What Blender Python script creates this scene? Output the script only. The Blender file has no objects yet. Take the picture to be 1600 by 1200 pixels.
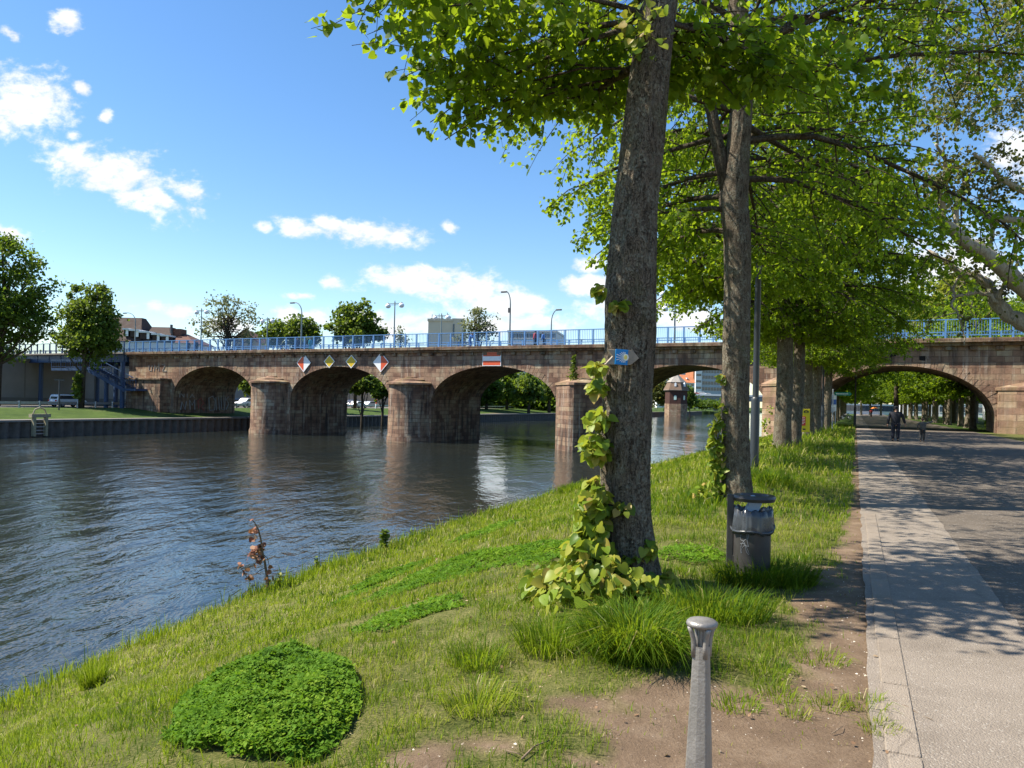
import bpy, math, random
import numpy as np
from mathutils import Vector, Matrix, noise as mnoise

SC = bpy.context.scene
COL = SC.collection
R = math.radians
RNG = np.random.default_rng(7)
random.seed(5)

# ------------------------------------------------------------------ camera calibration (layout only)
TH = R(1.283); FPX = 1200.0; PPX, PPY = 800.0, 627.7; CZ = 1.6
def ray(px, py):
    u = (px-PPX)/FPX; v = (PPY-py)/FPX
    return (u*math.cos(TH)-v*math.sin(TH), u*math.sin(TH)+v*math.cos(TH))
def atY(px, py, Y):
    a, b = ray(px, py); return Vector((a*Y, Y, CZ+b*Y))
def atZ(px, py, z):
    a, b = ray(px, py); k = (z-CZ)/b; return Vector((a*k, k, z))
UX, UY = 0.4085, 0.9128                     # direction of the promenade
def st(X, Y): return X*UX+Y*UY, X*UY-Y*UX
def xy(s, t): return s*UX+t*UY, s*UY-t*UX
WZ = -3.05                                  # water level

# ------------------------------------------------------------------ numpy value noise
def _h(ix, iy, seed):
    n = (ix.astype(np.int64)*374761393 + iy.astype(np.int64)*668265263 + seed*974634777) & 0xffffffff
    n = ((n ^ (n >> 13))*1274126177) & 0xffffffff
    return ((n ^ (n >> 16)) & 0xffff)/65535.0
def vn(x, y, seed=0):
    x = np.asarray(x, float); y = np.asarray(y, float)
    ix = np.floor(x); iy = np.floor(y); fx = x-ix; fy = y-iy
    fx = fx*fx*(3-2*fx); fy = fy*fy*(3-2*fy)
    a = _h(ix, iy, seed); b = _h(ix+1, iy, seed); c = _h(ix, iy+1, seed); d = _h(ix+1, iy+1, seed)
    return (a*(1-fx)+b*fx)*(1-fy)+(c*(1-fx)+d*fx)*fy
def fbm(x, y, seed=0, o=4):
    v = 0; a = .5; tot = 0
    for i in range(o):
        v = v+a*vn(x*2**i, y*2**i, seed+i*17); tot += a; a *= .55
    return v/tot

# ------------------------------------------------------------------ object helpers
def rootM(o):
    m = Matrix.Identity(4)
    while o is not None:
        m = o.matrix_basis @ m; o = o.parent
    return m
def link(name, me, mat=None, parent=None):
    o = bpy.data.objects.new(name, me); COL.objects.link(o)
    if mat is not None and not me.materials: me.materials.append(mat)
    if parent is not None: o.parent = parent
    return o
def tag(o, label=None, cat=None, group=None, kind=None):
    if label: o['label'] = label
    if cat: o['category'] = cat
    if group: o['group'] = group
    if kind: o['kind'] = kind
    return o
def thing(name, label, cat, loc=(0, 0, 0), rz=0.0, group=None):
    o = bpy.data.objects.new(name, None); COL.objects.link(o)
    o.empty_display_size = .2
    o.location = loc; o.rotation_euler = (0, 0, rz)
    return tag(o, label, cat, group)
def copy_tree(o, parent=None):
    c = o.copy(); COL.objects.link(c); c.parent = parent
    for ch in list(o.children): copy_tree(ch, c)
    return c
def np_mesh(name, V, faces, mat, parent=None, attrs=None, smooth=False, local=False):
    """faces: list of int arrays (n,k). attrs: dict name->per-vertex floats."""
    V = np.asarray(V, np.float32).reshape(-1, 3)
    if parent is not None and not local:
        m = np.array(rootM(parent).inverted())
        V = V @ m[:3, :3].T + m[:3, 3]
    me = bpy.data.meshes.new(name)
    me.vertices.add(len(V)); me.vertices.foreach_set('co', V.astype(np.float32).ravel())
    faces = [np.asarray(f, np.int32) for f in faces if len(f)]
    li = np.concatenate([f.ravel() for f in faces])
    sizes = np.concatenate([np.full(len(f), f.shape[1], np.int32) for f in faces])
    starts = np.concatenate([[0], np.cumsum(sizes)[:-1]]).astype(np.int32)
    me.loops.add(len(li)); me.loops.foreach_set('vertex_index', li)
    me.polygons.add(len(sizes)); me.polygons.foreach_set('loop_start', starts)
    try: me.polygons.foreach_set('loop_total', sizes)
    except Exception: pass
    if smooth: me.polygons.foreach_set('use_smooth', np.ones(len(sizes), bool))
    for k, v in (attrs or {}).items():
        a = me.attributes.new(k, 'FLOAT', 'POINT'); a.data.foreach_set('value', np.asarray(v, np.float32).ravel())
    me.update(calc_edges=True)
    return link(name, me, mat, parent)

class MB:
    def __init__(s): s.v = []; s.f = []
    def face(s, pts):
        n = len(s.v); s.v += [tuple(p) for p in pts]; s.f.append(tuple(range(n, n+len(pts)))); return s
    def box(s, x0, x1, y0, y1, z0, z1):
        n = len(s.v)
        s.v += [(x0, y0, z0), (x1, y0, z0), (x1, y1, z0), (x0, y1, z0), (x0, y0, z1), (x1, y0, z1), (x1, y1, z1), (x0, y1, z1)]
        s.f += [tuple(n+i for i in q) for q in ((0, 3, 2, 1), (4, 5, 6, 7), (0, 1, 5, 4), (1, 2, 6, 5), (2, 3, 7, 6), (3, 0, 4, 7))]
        return s
    def bar(s, a, b, w, h=None, up=(0, 0, 1)):
        a = Vector(a); b = Vector(b); h = w if h is None else h
        d = (b-a).normalized(); up = Vector(up)
        if abs(d.dot(up)) > .98: up = Vector((0, 1, 0))
        x = d.cross(up).normalized(); y = x.cross(d).normalized()
        n = len(s.v)
        for p in (a, b):
            for sx, sy in ((-1, -1), (1, -1), (1, 1), (-1, 1)): s.v.append(tuple(p+x*(sx*w/2)+y*(sy*h/2)))
        s.f += [tuple(n+i for i in q) for q in ((0, 1, 2, 3), (7, 6, 5, 4), (0, 4, 5, 1), (1, 5, 6, 2), (2, 6, 7, 3), (3, 7, 4, 0))]
        return s
    def tube(s, pts, rad, n=8, cap=True):
        pts = [Vector(p) for p in pts]
        if not hasattr(rad, '__len__'): rad = [rad]*len(pts)
        b0 = len(s.v); px = None
        for i, p in enumerate(pts):
            d = (pts[min(i+1, len(pts)-1)]-pts[max(i-1, 0)]).normalized()
            if px is None:
                r = Vector((1, 0, 0)) if abs(d.x) < .9 else Vector((0, 1, 0))
                px = (r-d*r.dot(d)).normalized()
            else: px = (px-d*px.dot(d)).normalized()
            py = d.cross(px)
            for k in range(n):
                a = 2*math.pi*k/n
                s.v.append(tuple(p+px*(math.cos(a)*rad[i])+py*(math.sin(a)*rad[i])))
        for i in range(len(pts)-1):
            for k in range(n):
                a = b0+i*n+k; b = b0+i*n+(k+1) % n
                s.f.append((a, b, b+n, a+n))
        if cap:
            s.f.append(tuple(b0+k for k in range(n))[::-1])
            s.f.append(tuple(b0+(len(pts)-1)*n+k for k in range(n)))
        return s
    def lathe(s, prof, n=24, c=(0, 0, 0), a0=0.0, a1=2*math.pi):
        full = abs(a1-a0-2*math.pi) < 1e-6
        m = n if full else n+1
        b0 = len(s.v)
        for r, z in prof:
            for k in range(m):
                a = a0+(a1-a0)*k/n
                s.v.append((c[0]+r*math.cos(a), c[1]+r*math.sin(a), c[2]+z))
        for i in range(len(prof)-1):
            for k in range(n):
                a = b0+i*m+k; b = b0+i*m+(k+1) % m
                s.f.append((a, b, b+m, a+m))
        return s
    def prism(s, poly, z0, z1):
        n = len(poly); b = len(s.v)
        s.v += [(x, y, z0) for x, y in poly]+[(x, y, z1) for x, y in poly]
        s.f.append(tuple(b+i for i in range(n))[::-1]); s.f.append(tuple(b+n+i for i in range(n)))
        for i in range(n):
            j = (i+1) % n; s.f.append((b+i, b+j, b+n+j, b+n+i))
        return s
    def profile(s, poly, y0, y1):            # polygon in x,z pulled along y
        n = len(poly); b = len(s.v)
        s.v += [(x, y0, z) for x, z in poly]+[(x, y1, z) for x, z in poly]
        s.f.append(tuple(b+i for i in range(n))); s.f.append(tuple(b+n+i for i in range(n))[::-1])
        for i in range(n):
            j = (i+1) % n; s.f.append((b+j, b+i, b+n+i, b+n+j))
        return s
    def xf(s, m):
        s.v = [tuple(m @ Vector(p)) for p in s.v]; return s
    def build(s, name, mat, parent=None, local=True, smooth=False, bevel=0, angle=None):
        v = s.v
        if parent is not None and not local:
            m = rootM(parent).inverted(); v = [tuple(m @ Vector(p)) for p in v]
        me = bpy.data.meshes.new(name); me.from_pydata(v, [], s.f); me.update()
        if smooth:
            me.polygons.foreach_set('use_smooth', [True]*len(me.polygons))
            if angle: me.set_sharp_from_angle(angle=R(angle))
        o = link(name, me, mat, parent)
        if bevel:
            b = o.modifiers.new('b', 'BEVEL'); b.width = bevel; b.segments = 2; b.limit_method = 'ANGLE'
        return o

# ------------------------------------------------------------------ materials
class NT:
    def __init__(s, name):
        s.m = bpy.data.materials.new(name); s.m.use_nodes = True
        s.t = s.m.node_tree; s.t.nodes.clear()
        s.out = s.n('OutputMaterial')
    def n(s, typ, **k):
        nd = s.t.nodes.new('ShaderNode'+typ)
        for a, v in k.items(): setattr(nd, a, v)
        return nd
    def l(s, a, b): s.t.links.new(a, b); return b
    def set(s, sock, v):
        if hasattr(v, 'is_output') or hasattr(v, 'is_linked'): s.t.links.new(v, sock)
        else: sock.default_value = v
    def coord(s, kind='Object', scale=(1, 1, 1)):
        tc = s.n('TexCoord'); mp = s.n('Mapping'); mp.inputs['Scale'].default_value = scale
        s.l(tc.outputs[kind], mp.inputs['Vector']); return mp.outputs['Vector']
    def pos(s, scale=(1, 1, 1)):
        g = s.n('NewGeometry'); mp = s.n('Mapping'); mp.inputs['Scale'].default_value = scale
        s.l(g.outputs['Position'], mp.inputs['Vector']); return mp.outputs['Vector']
    def noise(s, vec, scale=5, detail=4, rough=.55, dist=0):
        nd = s.n('TexNoise'); nd.inputs['Scale'].default_value = scale; nd.inputs['Detail'].default_value = detail
        nd.inputs['Roughness'].default_value = rough; nd.inputs['Distortion'].default_value = dist
        s.l(vec, nd.inputs['Vector']); return nd.outputs['Fac']
    def ramp(s, fac, stops, interp='LINEAR'):
        nd = s.n('ValToRGB'); cr = nd.color_ramp; cr.interpolation = interp
        while len(cr.elements) < len(stops): cr.elements.new(.5)
        for e, (p, c) in zip(cr.elements, stops):
            e.position = p; e.color = (c, c, c, 1) if isinstance(c, (int, float)) else (*c, 1)
        s.l(fac, nd.inputs['Fac']); return nd.outputs['Color']
    def mix(s, fac, a, b, mode='MIX'):
        nd = s.n('Mix', data_type='RGBA', blend_type=mode)
        s.set(nd.inputs[0], fac)
        for i, v in ((6, a), (7, b)):
            s.set(nd.inputs[i], (*v, 1) if isinstance(v, tuple) and len(v) == 3 else v)
        return nd.outputs[2]
    def math(s, op, a, b=0.0, clamp=False):
        nd = s.n('Math', operation=op); nd.use_clamp = clamp
        s.set(nd.inputs[0], a); s.set(nd.inputs[1], b); return nd.outputs[0]
    def attr(s, name):
        nd = s.n('Attribute'); nd.attribute_name = name; return nd.outputs['Fac']
    def bump(s, h, strength=.5, dist=.02, normal=None):
        nd = s.n('Bump'); nd.inputs['Strength'].default_value = strength; nd.inputs['Distance'].default_value = dist
        s.l(h, nd.inputs['Height'])
        if normal is not None: s.l(normal, nd.inputs['Normal'])
        return nd.outputs['Normal']
    def bsdf(s, color, rough=.6, normal=None, metal=0.0, spec=.4, **kw):
        p = s.n('BsdfPrincipled')
        s.set(p.inputs['Base Color'], (*color, 1) if isinstance(color, tuple) and len(color) == 3 else color)
        s.set(p.inputs['Roughness'], rough); s.set(p.inputs['Metallic'], metal)
        p.inputs['Specular IOR Level'].default_value = spec
        for k, v in kw.items(): s.set(p.inputs[k.replace('_', ' ')], v)
        if normal is not None: s.l(normal, p.inputs['Normal'])
        s.l(p.outputs[0], s.out.inputs[0]); return s.m

_cache = {}
def plain(name, c, rough=.5, var=.12, scale=6, metal=0.0, bump=.0, spec=.4):
    """painted / solid surface with a little unevenness and wear"""
    if name in _cache: return _cache[name]
    t = NT(name); v = t.coord()
    f = t.noise(v, scale, 5, .6)
    a = tuple(max(0, x*(1-var)) for x in c); b = tuple(min(1, x*(1+var)) for x in c)
    col = t.ramp(f, [(.3, a), (.7, b)])
    r = t.ramp(f, [(.3, max(0, rough-.1)), (.7, min(1, rough+.12))])
    nm = t.bump(t.noise(v, scale*8, 3), bump, .01) if bump else None
    _cache[name] = t.bsdf(col, r, nm, metal, spec); return _cache[name]

def leaf_mat(name, stops, trans=.45, tcol=(.30, .42, .04), rough=.45, spec=.3):
    t = NT(name)
    col = t.ramp(t.attr('tint'), stops)
    p = t.n('BsdfPrincipled'); t.l(col, p.inputs['Base Color']); p.inputs['Roughness'].default_value = rough
    p.inputs['Specular IOR Level'].default_value = spec
    tr = t.n('BsdfTranslucent')
    t.l(t.mix(.6, col, tcol), tr.inputs['Color'])
    ms = t.n('MixShader'); ms.inputs[0].default_value = trans
    t.l(p.outputs[0], ms.inputs[1]); t.l(tr.outputs[0], ms.inputs[2]); t.l(ms.outputs[0], t.out.inputs[0])
    return t.m

def stone_mat(name, bw, bh, dark=0.0, moss=0.0, stain=.6):
    t = NT(name)
    tc = t.n('TexCoord'); sp = t.n('SeparateXYZ'); t.l(tc.outputs['Object'], sp.inputs[0])
    u = t.math('ADD', sp.outputs[0], sp.outputs[1])
    cb = t.n('CombineXYZ'); t.l(u, cb.inputs[0]); t.l(sp.outputs[2], cb.inputs[1])
    wob = t.noise(tc.outputs['Object'], 1.3, 2)
    wv = t.n('VectorMath', operation='ADD'); t.l(cb.outputs[0], wv.inputs[0])
    wm = t.n('VectorMath', operation='SCALE'); wm.inputs['Scale'].default_value = .06
    cc = t.n('CombineXYZ'); t.l(wob, cc.inputs[0]); t.l(wob, cc.inputs[1]); t.l(cc.outputs[0], wm.inputs[0]); t.l(wm.outputs[0], wv.inputs[1])
    br = t.n('TexBrick'); t.l(wv.outputs[0], br.inputs['Vector'])
    br.inputs['Scale'].default_value = 1.0; br.inputs['Brick Width'].default_value = bw; br.inputs['Row Height'].default_value = bh
    br.inputs['Mortar Size'].default_value = .026; br.inputs['Mortar Smooth'].default_value = .3
    br.inputs['Color1'].default_value = (0, 0, 0, 1); br.inputs['Color2'].default_value = (1, 1, 1, 1); br.inputs['Mortar'].default_value = (.5, .5, .5, 1)
    br.offset = .5; br.squash = 1
    k = (1-dark)*1.22
    cols = [(0, (.150*k, .086*k, .060*k)), (.25, (.240*k, .146*k, .100*k)), (.5, (.295*k, .192*k, .128*k)), (.72, (.31*k, .225*k, .150*k)), (1, (.42*k, .345*k, .245*k))]
    n0 = t.noise(tc.outputs['Object'], .55, 3)
    bf = t.math('ADD', t.math('ADD', t.math('MULTIPLY', br.outputs['Color'], .68), .05), t.math('MULTIPLY', t.math('SUBTRACT', n0, .5), 2.0), True)
    col = t.ramp(bf, cols)
    # soot and lime runs down the wall
    mp = t.n('Mapping'); mp.inputs['Scale'].default_value = (1.2, 1.2, .16); t.l(tc.outputs['Object'], mp.inputs[0])
    n1 = t.noise(mp.outputs[0], 1.6, 6, .65)
    col = t.mix(t.ramp(n1, [(.49, 0.0), (.64, stain)]), col, (.055*k, .045*k, .04*k))
    mp2 = t.n('Mapping'); mp2.inputs['Scale'].default_value = (1.7, 1.7, .12); mp2.inputs['Location'].default_value = (31, 7, 3); t.l(tc.outputs['Object'], mp2.inputs[0])
    n2 = t.noise(mp2.outputs[0], 1.4, 6, .7)
    col = t.mix(t.ramp(n2, [(.54, 0.0), (.68, stain*.8)]), col, (.46*k, .41*k, .34*k))
    col = t.mix(t.math('MULTIPLY', br.outputs['Fac'], .36), col, (.06*k, .048*k, .038*k))
    if moss: col = t.mix(t.ramp(t.noise(tc.outputs['Object'], .9, 5), [(.45, 0.0), (.65, moss)]), col, (.12, .11, .035))
    n3 = t.noise(tc.outputs['Object'], 9, 6, .65)
    col = t.mix(.4, col, t.ramp(n3, [(.25, .25), (.75, 1.0)]), 'MULTIPLY')
    h = t.math('ADD', t.math('MULTIPLY', br.outputs['Fac'], -.7), t.math('MULTIPLY', n3, .6))
    return t.bsdf(col, .9, t.bump(h, .9, .06), spec=.2)
# ================================================================== camera, light, sky
cam = bpy.data.cameras.new('camera'); cam.lens = 27.0; cam.sensor_width = 36.0; cam.shift_y = 0.0173
cam.clip_start = .05; cam.clip_end = 6000
camo = bpy.data.objects.new('camera', cam); COL.objects.link(camo)
camo.matrix_world = Matrix(((math.cos(TH), -math.sin(TH), 0, 0), (0, 0, -1, 0), (math.sin(TH), math.cos(TH), 0, CZ), (0, 0, 0, 1)))
SC.camera = camo

EL = R(51); SX, SY = -.9995, .03
sun_dir = Vector((SX*math.cos(EL), SY*math.cos(EL), math.sin(EL))).normalized()
sl = bpy.data.lights.new('sun', 'SUN'); sl.energy = 5.0; sl.angle = R(.53); sl.color = (1.0, .93, .80)
so = bpy.data.objects.new('sun', sl); COL.objects.link(so)
so.rotation_euler = sun_dir.to_track_quat('Z', 'Y').to_euler()

W = bpy.data.worlds.new('World'); SC.world = W; W.use_nodes = True
wt = W.node_tree; wt.nodes.clear()
def wn(t, **k):
    nd = wt.nodes.new('ShaderNode'+t)
    for a, v in k.items(): setattr(nd, a, v)
    return nd
def wl(a, b): wt.links.new(a, b)
def wm(op, a, b=0.0, clamp=False):
    nd = wn('Math', operation=op); nd.use_clamp = clamp
    for i, v in enumerate((a, b)):
        if hasattr(v, 'is_output'): wl(v, nd.inputs[i])
        else: nd.inputs[i].default_value = v
    return nd.outputs[0]
sky = wn('TexSky', sky_type='NISHITA'); sky.sun_disc = False; sky.sun_elevation = EL
sky.sun_rotation = math.atan2(SX, SY); sky.air_density = 1.0; sky.dust_density = .25; sky.ozone_density = 2.2
tc = wn('TexCoord'); sx = wn('SeparateXYZ'); wl(tc.outputs['Generated'], sx.inputs[0])
dy = wm('MAXIMUM', sx.outputs[1], .05)
gx = wm('DIVIDE', sx.outputs[0], dy); gz = wm('DIVIDE', sx.outputs[2], dy)
gp = wn('CombineXYZ'); wl(gx, gp.inputs[0]); wl(gz, gp.inputs[1])
# cumulus banks: heading, height, half sizes and tilt of each (tangents of angles)
CL = [(45, 155, 72, 52, 18), (15, 190, 45, 30, 0), (200, 282, 118, 44, 20), (130, 250, 50, 30, 10), (285, 298, 58, 20, 12), (20, 55, 22, 14, 20), (102, 34, 26, 22, 40), (128, 137, 17, 14, 30), (115, 213, 14, 9, 0),
      (165, 182, 12, 14, 60), (412, 353, 18, 10, 10), (470, 358, 46, 18, 12), (585, 366, 105, 22, 3), (520, 352, 45, 14, 10), (702, 356, 16, 12, 30), (520, 443, 22, 15, 10), (265, 484, 60, 13, 4), (640, 440, 95, 26, 6), (740, 450, 75, 30, 8),
      (790, 478, 95, 30, 6), (800, 503, 110, 26, 0), (640, 505, 70, 22, -8), (480, 497, 55, 18, 5), (470, 463, 30, 8, 0), (915, 447, 55, 18, -4), (920, 413, 34, 13, -4), (990, 480, 90, 24, 0), (1080, 500, 60, 22, 0), (560, 500, 60, 22, 0), (8, 362, 34, 16, 20),
      (1500, 420, 130, 70, 0), (1585, 250, 60, 50, 0), (1420, 460, 90, 40, 0), (1300, 470, 200, 40, 0), (-200, 300, 160, 60, 10), (-160, 480, 130, 40, 0), (1900, 300, 260, 90, 0), (1750, 480, 240, 60, 0), (350, 505, 60, 18, 0),
      (860, -260, 260, 60, 10), (300, -380, 300, 80, 0), (1400, -300, 300, 90, 10)]
acc = None
for (cx, cy, rx, ry, rot) in CL:
    a, b = ray(cx, cy)
    mp = wn('Mapping', vector_type='TEXTURE'); mp.inputs['Location'].default_value = (a, b, 0)
    mp.inputs['Rotation'].default_value = (0, 0, R(-rot)); mp.inputs['Scale'].default_value = (rx*1.25/FPX, ry*1.25/FPX, 1)
    wl(gp.outputs[0], mp.inputs[0])
    ln = wn('VectorMath', operation='LENGTH'); wl(mp.outputs[0], ln.inputs[0])
    v = wm('SUBTRACT', 1.0, ln.outputs['Value'])
    acc = v if acc is None else wm('MAXIMUM', acc, v)
def wnoise(scale, detail, rough, sc=(1, 1.5, 1), loc=(0, 0, 0), dist=0):
    mp = wn('Mapping'); mp.inputs['Scale'].default_value = sc; mp.inputs['Location'].default_value = loc; wl(gp.outputs[0], mp.inputs[0])
    n = wn('TexNoise'); n.inputs['Scale'].default_value = scale; n.inputs['Detail'].default_value = detail; n.inputs['Roughness'].default_value = rough
    n.inputs['Distortion'].default_value = dist
    wl(mp.outputs[0], n.inputs['Vector']); return n.outputs['Fac']
n1 = wnoise(14, 9, .62, dist=.25); n2 = wnoise(46, 6, .6, loc=(3, 1, 0))
acc = wm('MINIMUM', acc, .74)
d = wm('ADD', acc, wm('MULTIPLY', wm('SUBTRACT', n1, .5), 2.15))
d = wm('ADD', d, wm('MULTIPLY', wm('SUBTRACT', n2, .5), 1.25))
sm = wn('MapRange', interpolation_type='SMOOTHERSTEP'); wl(d, sm.inputs['Value'])
sm.inputs['From Min'].default_value = .04; sm.inputs['From Max'].default_value = .84
front = wm('GREATER_THAN', sx.outputs[1], .06)
dens = wm('MULTIPLY', sm.outputs[0], front)
# billow shading: a second look-up shifted towards the sun
n3 = wnoise(14, 7, .6, loc=(.25, -.35, 0), dist=.25)
sh = wn('MapRange'); wl(wm('SUBTRACT', n3, n1), sh.inputs['Value']); sh.inputs['From Min'].default_value = -.22; sh.inputs['From Max'].default_value = .25
sh.inputs['To Min'].default_value = 1.0; sh.inputs['To Max'].default_value = .80
cc = wn('CombineXYZ')
SKY_S = .098
CLOUD = 6.0
for i, k in enumerate((.97, .985, 1.0)): wl(wm('MULTIPLY', sh.outputs[0], CLOUD*k), cc.inputs[i])
hs = wn('HueSaturation'); hs.inputs['Hue'].default_value = .502; hs.inputs['Saturation'].default_value = 1.22; hs.inputs['Value'].default_value = 1.0
wl(sky.outputs[0], hs.inputs['Color'])
mx = wn('Mix', data_type='RGBA'); wl(dens, mx.inputs[0]); wl(hs.outputs[0], mx.inputs[6]); wl(cc.outputs[0], mx.inputs[7])
bg = wn('Background'); bg.inputs['Strength'].default_value = SKY_S; wl(mx.outputs[2], bg.inputs['Color'])
wo = wn('OutputWorld'); wl(bg.outputs[0], wo.inputs[0])

SC.view_settings.view_transform = 'Standard'; SC.view_settings.look = 'None'
SC.view_settings.exposure = 1.08; SC.view_settings.gamma = 1.0
SC.cycles.use_denoising = True
SC.cycles.max_bounces = 7; SC.cycles.diffuse_bounces = 3; SC.cycles.glossy_bounces = 3; SC.cycles.transmission_bounces = 4
SC.cycles.transparent_max_bounces = 6; SC.cycles.sample_clamp_indirect = 8; SC.cycles.caustics_reflective = False; SC.cycles.caustics_refractive = False

# ================================================================== ground
PT = [-900, -140, -125, -112, -95, -91, -80, -77.25, -77.2, -76.3, -76.2, -20, -15.5, -13.3, -11, -9, -7, -6, -5, -4, -2.8, -1.6, -.4, 400]
PZ = [1.5, -.2, -.5, -.5, -.5, -.45, -1.35, -1.45, -1.45, -1.45, -5.2, -5.2, -4.2, -3.08, -2.52, -1.88, -1.16, -.80, -.49, -.25, -.07, -.02, -.012, -.012]
def groundz(s, t):
    s = np.asarray(s, float); t = np.asarray(t, float)
    tw = np.interp(s, [-5, 7, 12, 20, 38, 80], [11.0, 11.4, 12.7, 13.4, 14.3, 14.0])
    te = np.where(t > -20, np.where(t < 0, t*13.3/tw, t), t)
    te = np.where((t <= -14) & (t > -20), np.minimum(te, -13.4), te)
    z = np.interp(te, PT, PZ)
    w = np.clip((-t-.2)/1.0, 0, 1)*np.clip((t+16)/2, 0, 1)
    z = z+w*((fbm(s*.9, t*.9, 3, 3)-.5)*.16+(fbm(s*4, t*4, 9, 2)-.5)*.045)
    # the lawn stands a hand higher round the trunks
    z = z+.06*np.exp(-((t+2.2)/.9)**2)*np.clip((s-4)/2, 0, 1)*np.clip((120-s)/20, 0, 1)
    return z
def gz(X, Y):
    s, t = st(X, Y); return float(groundz(np.array([s]), np.array([t]))[0])
def hit(px, py):
    a, b = ray(px, py); k = .8
    while k < 400:
        if CZ+b*k <= gz(a*k, k): break
        k += .01*max(1, k*.3)
    return Vector((a*k, k, gz(a*k, k)))

def hitb(px, py):
    v = hit(px, py)
    while v.z < WZ+.08: py += 2; v = hit(px, py)
    return v
dirt_blobs = []
def db(px, py, rs, rt, w=1.0):
    p = hit(px, py); s, t = st(p.x, p.y); dirt_blobs.append((s, t, rs, rt, w))
for a in [(1210, 1190, .8, .85, 1.3), (1330, 1090, .75, .45, 1.2), (1050, 1195, .3, .42, .8), (900, 1190, .18, .3, .6), (790, 1160, .22, .28, .65), (660, 1195, .2, .3, .6), (840, 1105, .25, .22, .55),
          (1270, 1060, .6, .4, .9), (1310, 945, 1.0, .42, 1.4), (1290, 900, .7, .35, 1.0), (1345, 1000, .9, .22, 1.0), (1080, 1130, .35, .3, .7), (975, 1060, .3, .3, .5), (620, 985, .2, .3, .25), (1110, 860, .25, .25, .4)]: db(*a)
def dirtmask(s, t):
    s = np.asarray(s, float); t = np.asarray(t, float)
    v = np.zeros_like(s)
    for (cs, ct, rs, rt, w) in dirt_blobs:
        v = np.maximum(v, w*np.exp(-(((s-cs)/rs)**2+((t-ct)/rt)**2)))
    v = np.maximum(v, np.where(s < 2.6, .7*np.exp(-(np.clip(-t-1.0, 0, 9)/.4)**2), 0))
    v = np.maximum(v, 1.3*np.exp(-((t-.1)/np.interp(s, [0, 6, 9, 14, 60], [.5, .4, .3, .13, .10]))**2))
    v = v+(fbm(s*2.3, t*2.3, 21, 4)-.5)*1.5
    return np.clip((v-.38)/.25, 0, 1)

def axis(*segs):
    out = []
    for a, b, d in segs: out.append(np.arange(a, b, d))
    return np.concatenate(out)
sa = axis((-120, -20, 20), (-20, -3, 1.0), (-3, 2, .3), (2, 16, .09), (16, 45, .35), (45, 140, 1.5), (140, 400, 10), (400, 2000, 80), (2000, 2001, 1))
ta = np.unique(np.concatenate([axis((-900, -140, 40), (-140, -78, 2.0), (-78, -76, .1), (-76, -18, 6), (-18, -8, .2), (-8, .6, .085), (.6, 12, .6), (12, 60, 6), (60, 500, 40)), [500]]))
S, T = np.meshgrid(sa, ta, indexing='ij')
Z = groundz(S, T); D = dirtmask(S, T)
Xg, Yg = xy(S, T)
V = np.stack([Xg, Yg, Z], -1).reshape(-1, 3)
ni, nj = S.shape
I = np.arange(ni*nj).reshape(ni, nj)
Q = np.stack([I[:-1, :-1], I[1:, :-1], I[1:, 1:], I[:-1, 1:]], -1).reshape(-1, 4)[:, ::-1]
t = NT('ground_soil_and_turf')
p0 = t.pos()
nA = t.noise(p0, 3.0, 6, .65); nB = t.noise(p0, 62, 6, .75); nC = t.noise(p0, .35, 4)
soil = t.ramp(t.math('ADD', t.math('MULTIPLY', nA, .6), t.math('MULTIPLY', nB, .4)), [(.3, (.100, .066, .042)), (.5, (.175, .120, .078)), (.62, (.238, .172, .116)), (.75, (.315, .238, .168))])
turf = t.ramp(t.math('ADD', t.math('MULTIPLY', nA, .35), t.math('MULTIPLY', nB, .65)), [(.34, (.022, .030, .008)), (.47, (.075, .088, .018)), (.57, (.17, .155, .055)), (.70, (.29, .245, .13))])
far = t.ramp(nC, [(.3, (.038, .072, .011)), (.7, (.072, .115, .02))])  # far lawn: tree shade put into the colour as a darker green
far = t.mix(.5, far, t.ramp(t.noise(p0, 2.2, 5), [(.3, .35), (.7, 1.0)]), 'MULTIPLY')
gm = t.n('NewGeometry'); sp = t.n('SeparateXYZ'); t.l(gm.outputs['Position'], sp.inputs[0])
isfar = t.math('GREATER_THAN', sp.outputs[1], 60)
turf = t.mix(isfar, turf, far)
col = t.mix(t.attr('dirt'), turf, soil)
GROUND = t.bsdf(col, .95, t.bump(t.math('ADD', t.math('MULTIPLY', nB, .7), nA), .8, .03), spec=.15)
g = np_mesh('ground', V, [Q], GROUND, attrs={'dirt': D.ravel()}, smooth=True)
tag(g, kind='structure')

# ---- promenade: kerb, smooth strip, rough asphalt
def ribbon(name, s0, s1, t0, t1, z, mat, n=200, wob=0.0, seed=1, zf=None):
    s = np.concatenate([np.linspace(s0, min(s1, 30), n), np.linspace(min(s1, 30), s1, 60)[1:]]) if s1 > 30 else np.linspace(s0, s1, n)
    tt = np.linspace(0, 1, 9); Sg, Tg = np.meshgrid(s, tt, indexing='ij')
    wv = (fbm(Sg*3, Sg*0+seed, seed, 3)-.5)*wob*(Tg == 1)
    wv0 = (fbm(Sg*3, Sg*0+seed+9, seed, 3)-.5)*wob*(Tg == 0)
    Tt = t0+(t1-t0)*Tg+wv+wv0
    X, Y = xy(Sg, Tt); Vv = np.stack([X, Y, X*0+z], -1).reshape(-1, 3)
    a, b = Sg.shape; I = np.arange(a*b).reshape(a, b)
    Qq = np.stack([I[:-1, :-1], I[1:, :-1], I[1:, 1:], I[:-1, 1:]], -1).reshape(-1, 4)[:, ::-1]
    o = np_mesh(name, Vv, [Qq], mat); tag(o, kind='structure'); return o
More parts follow.
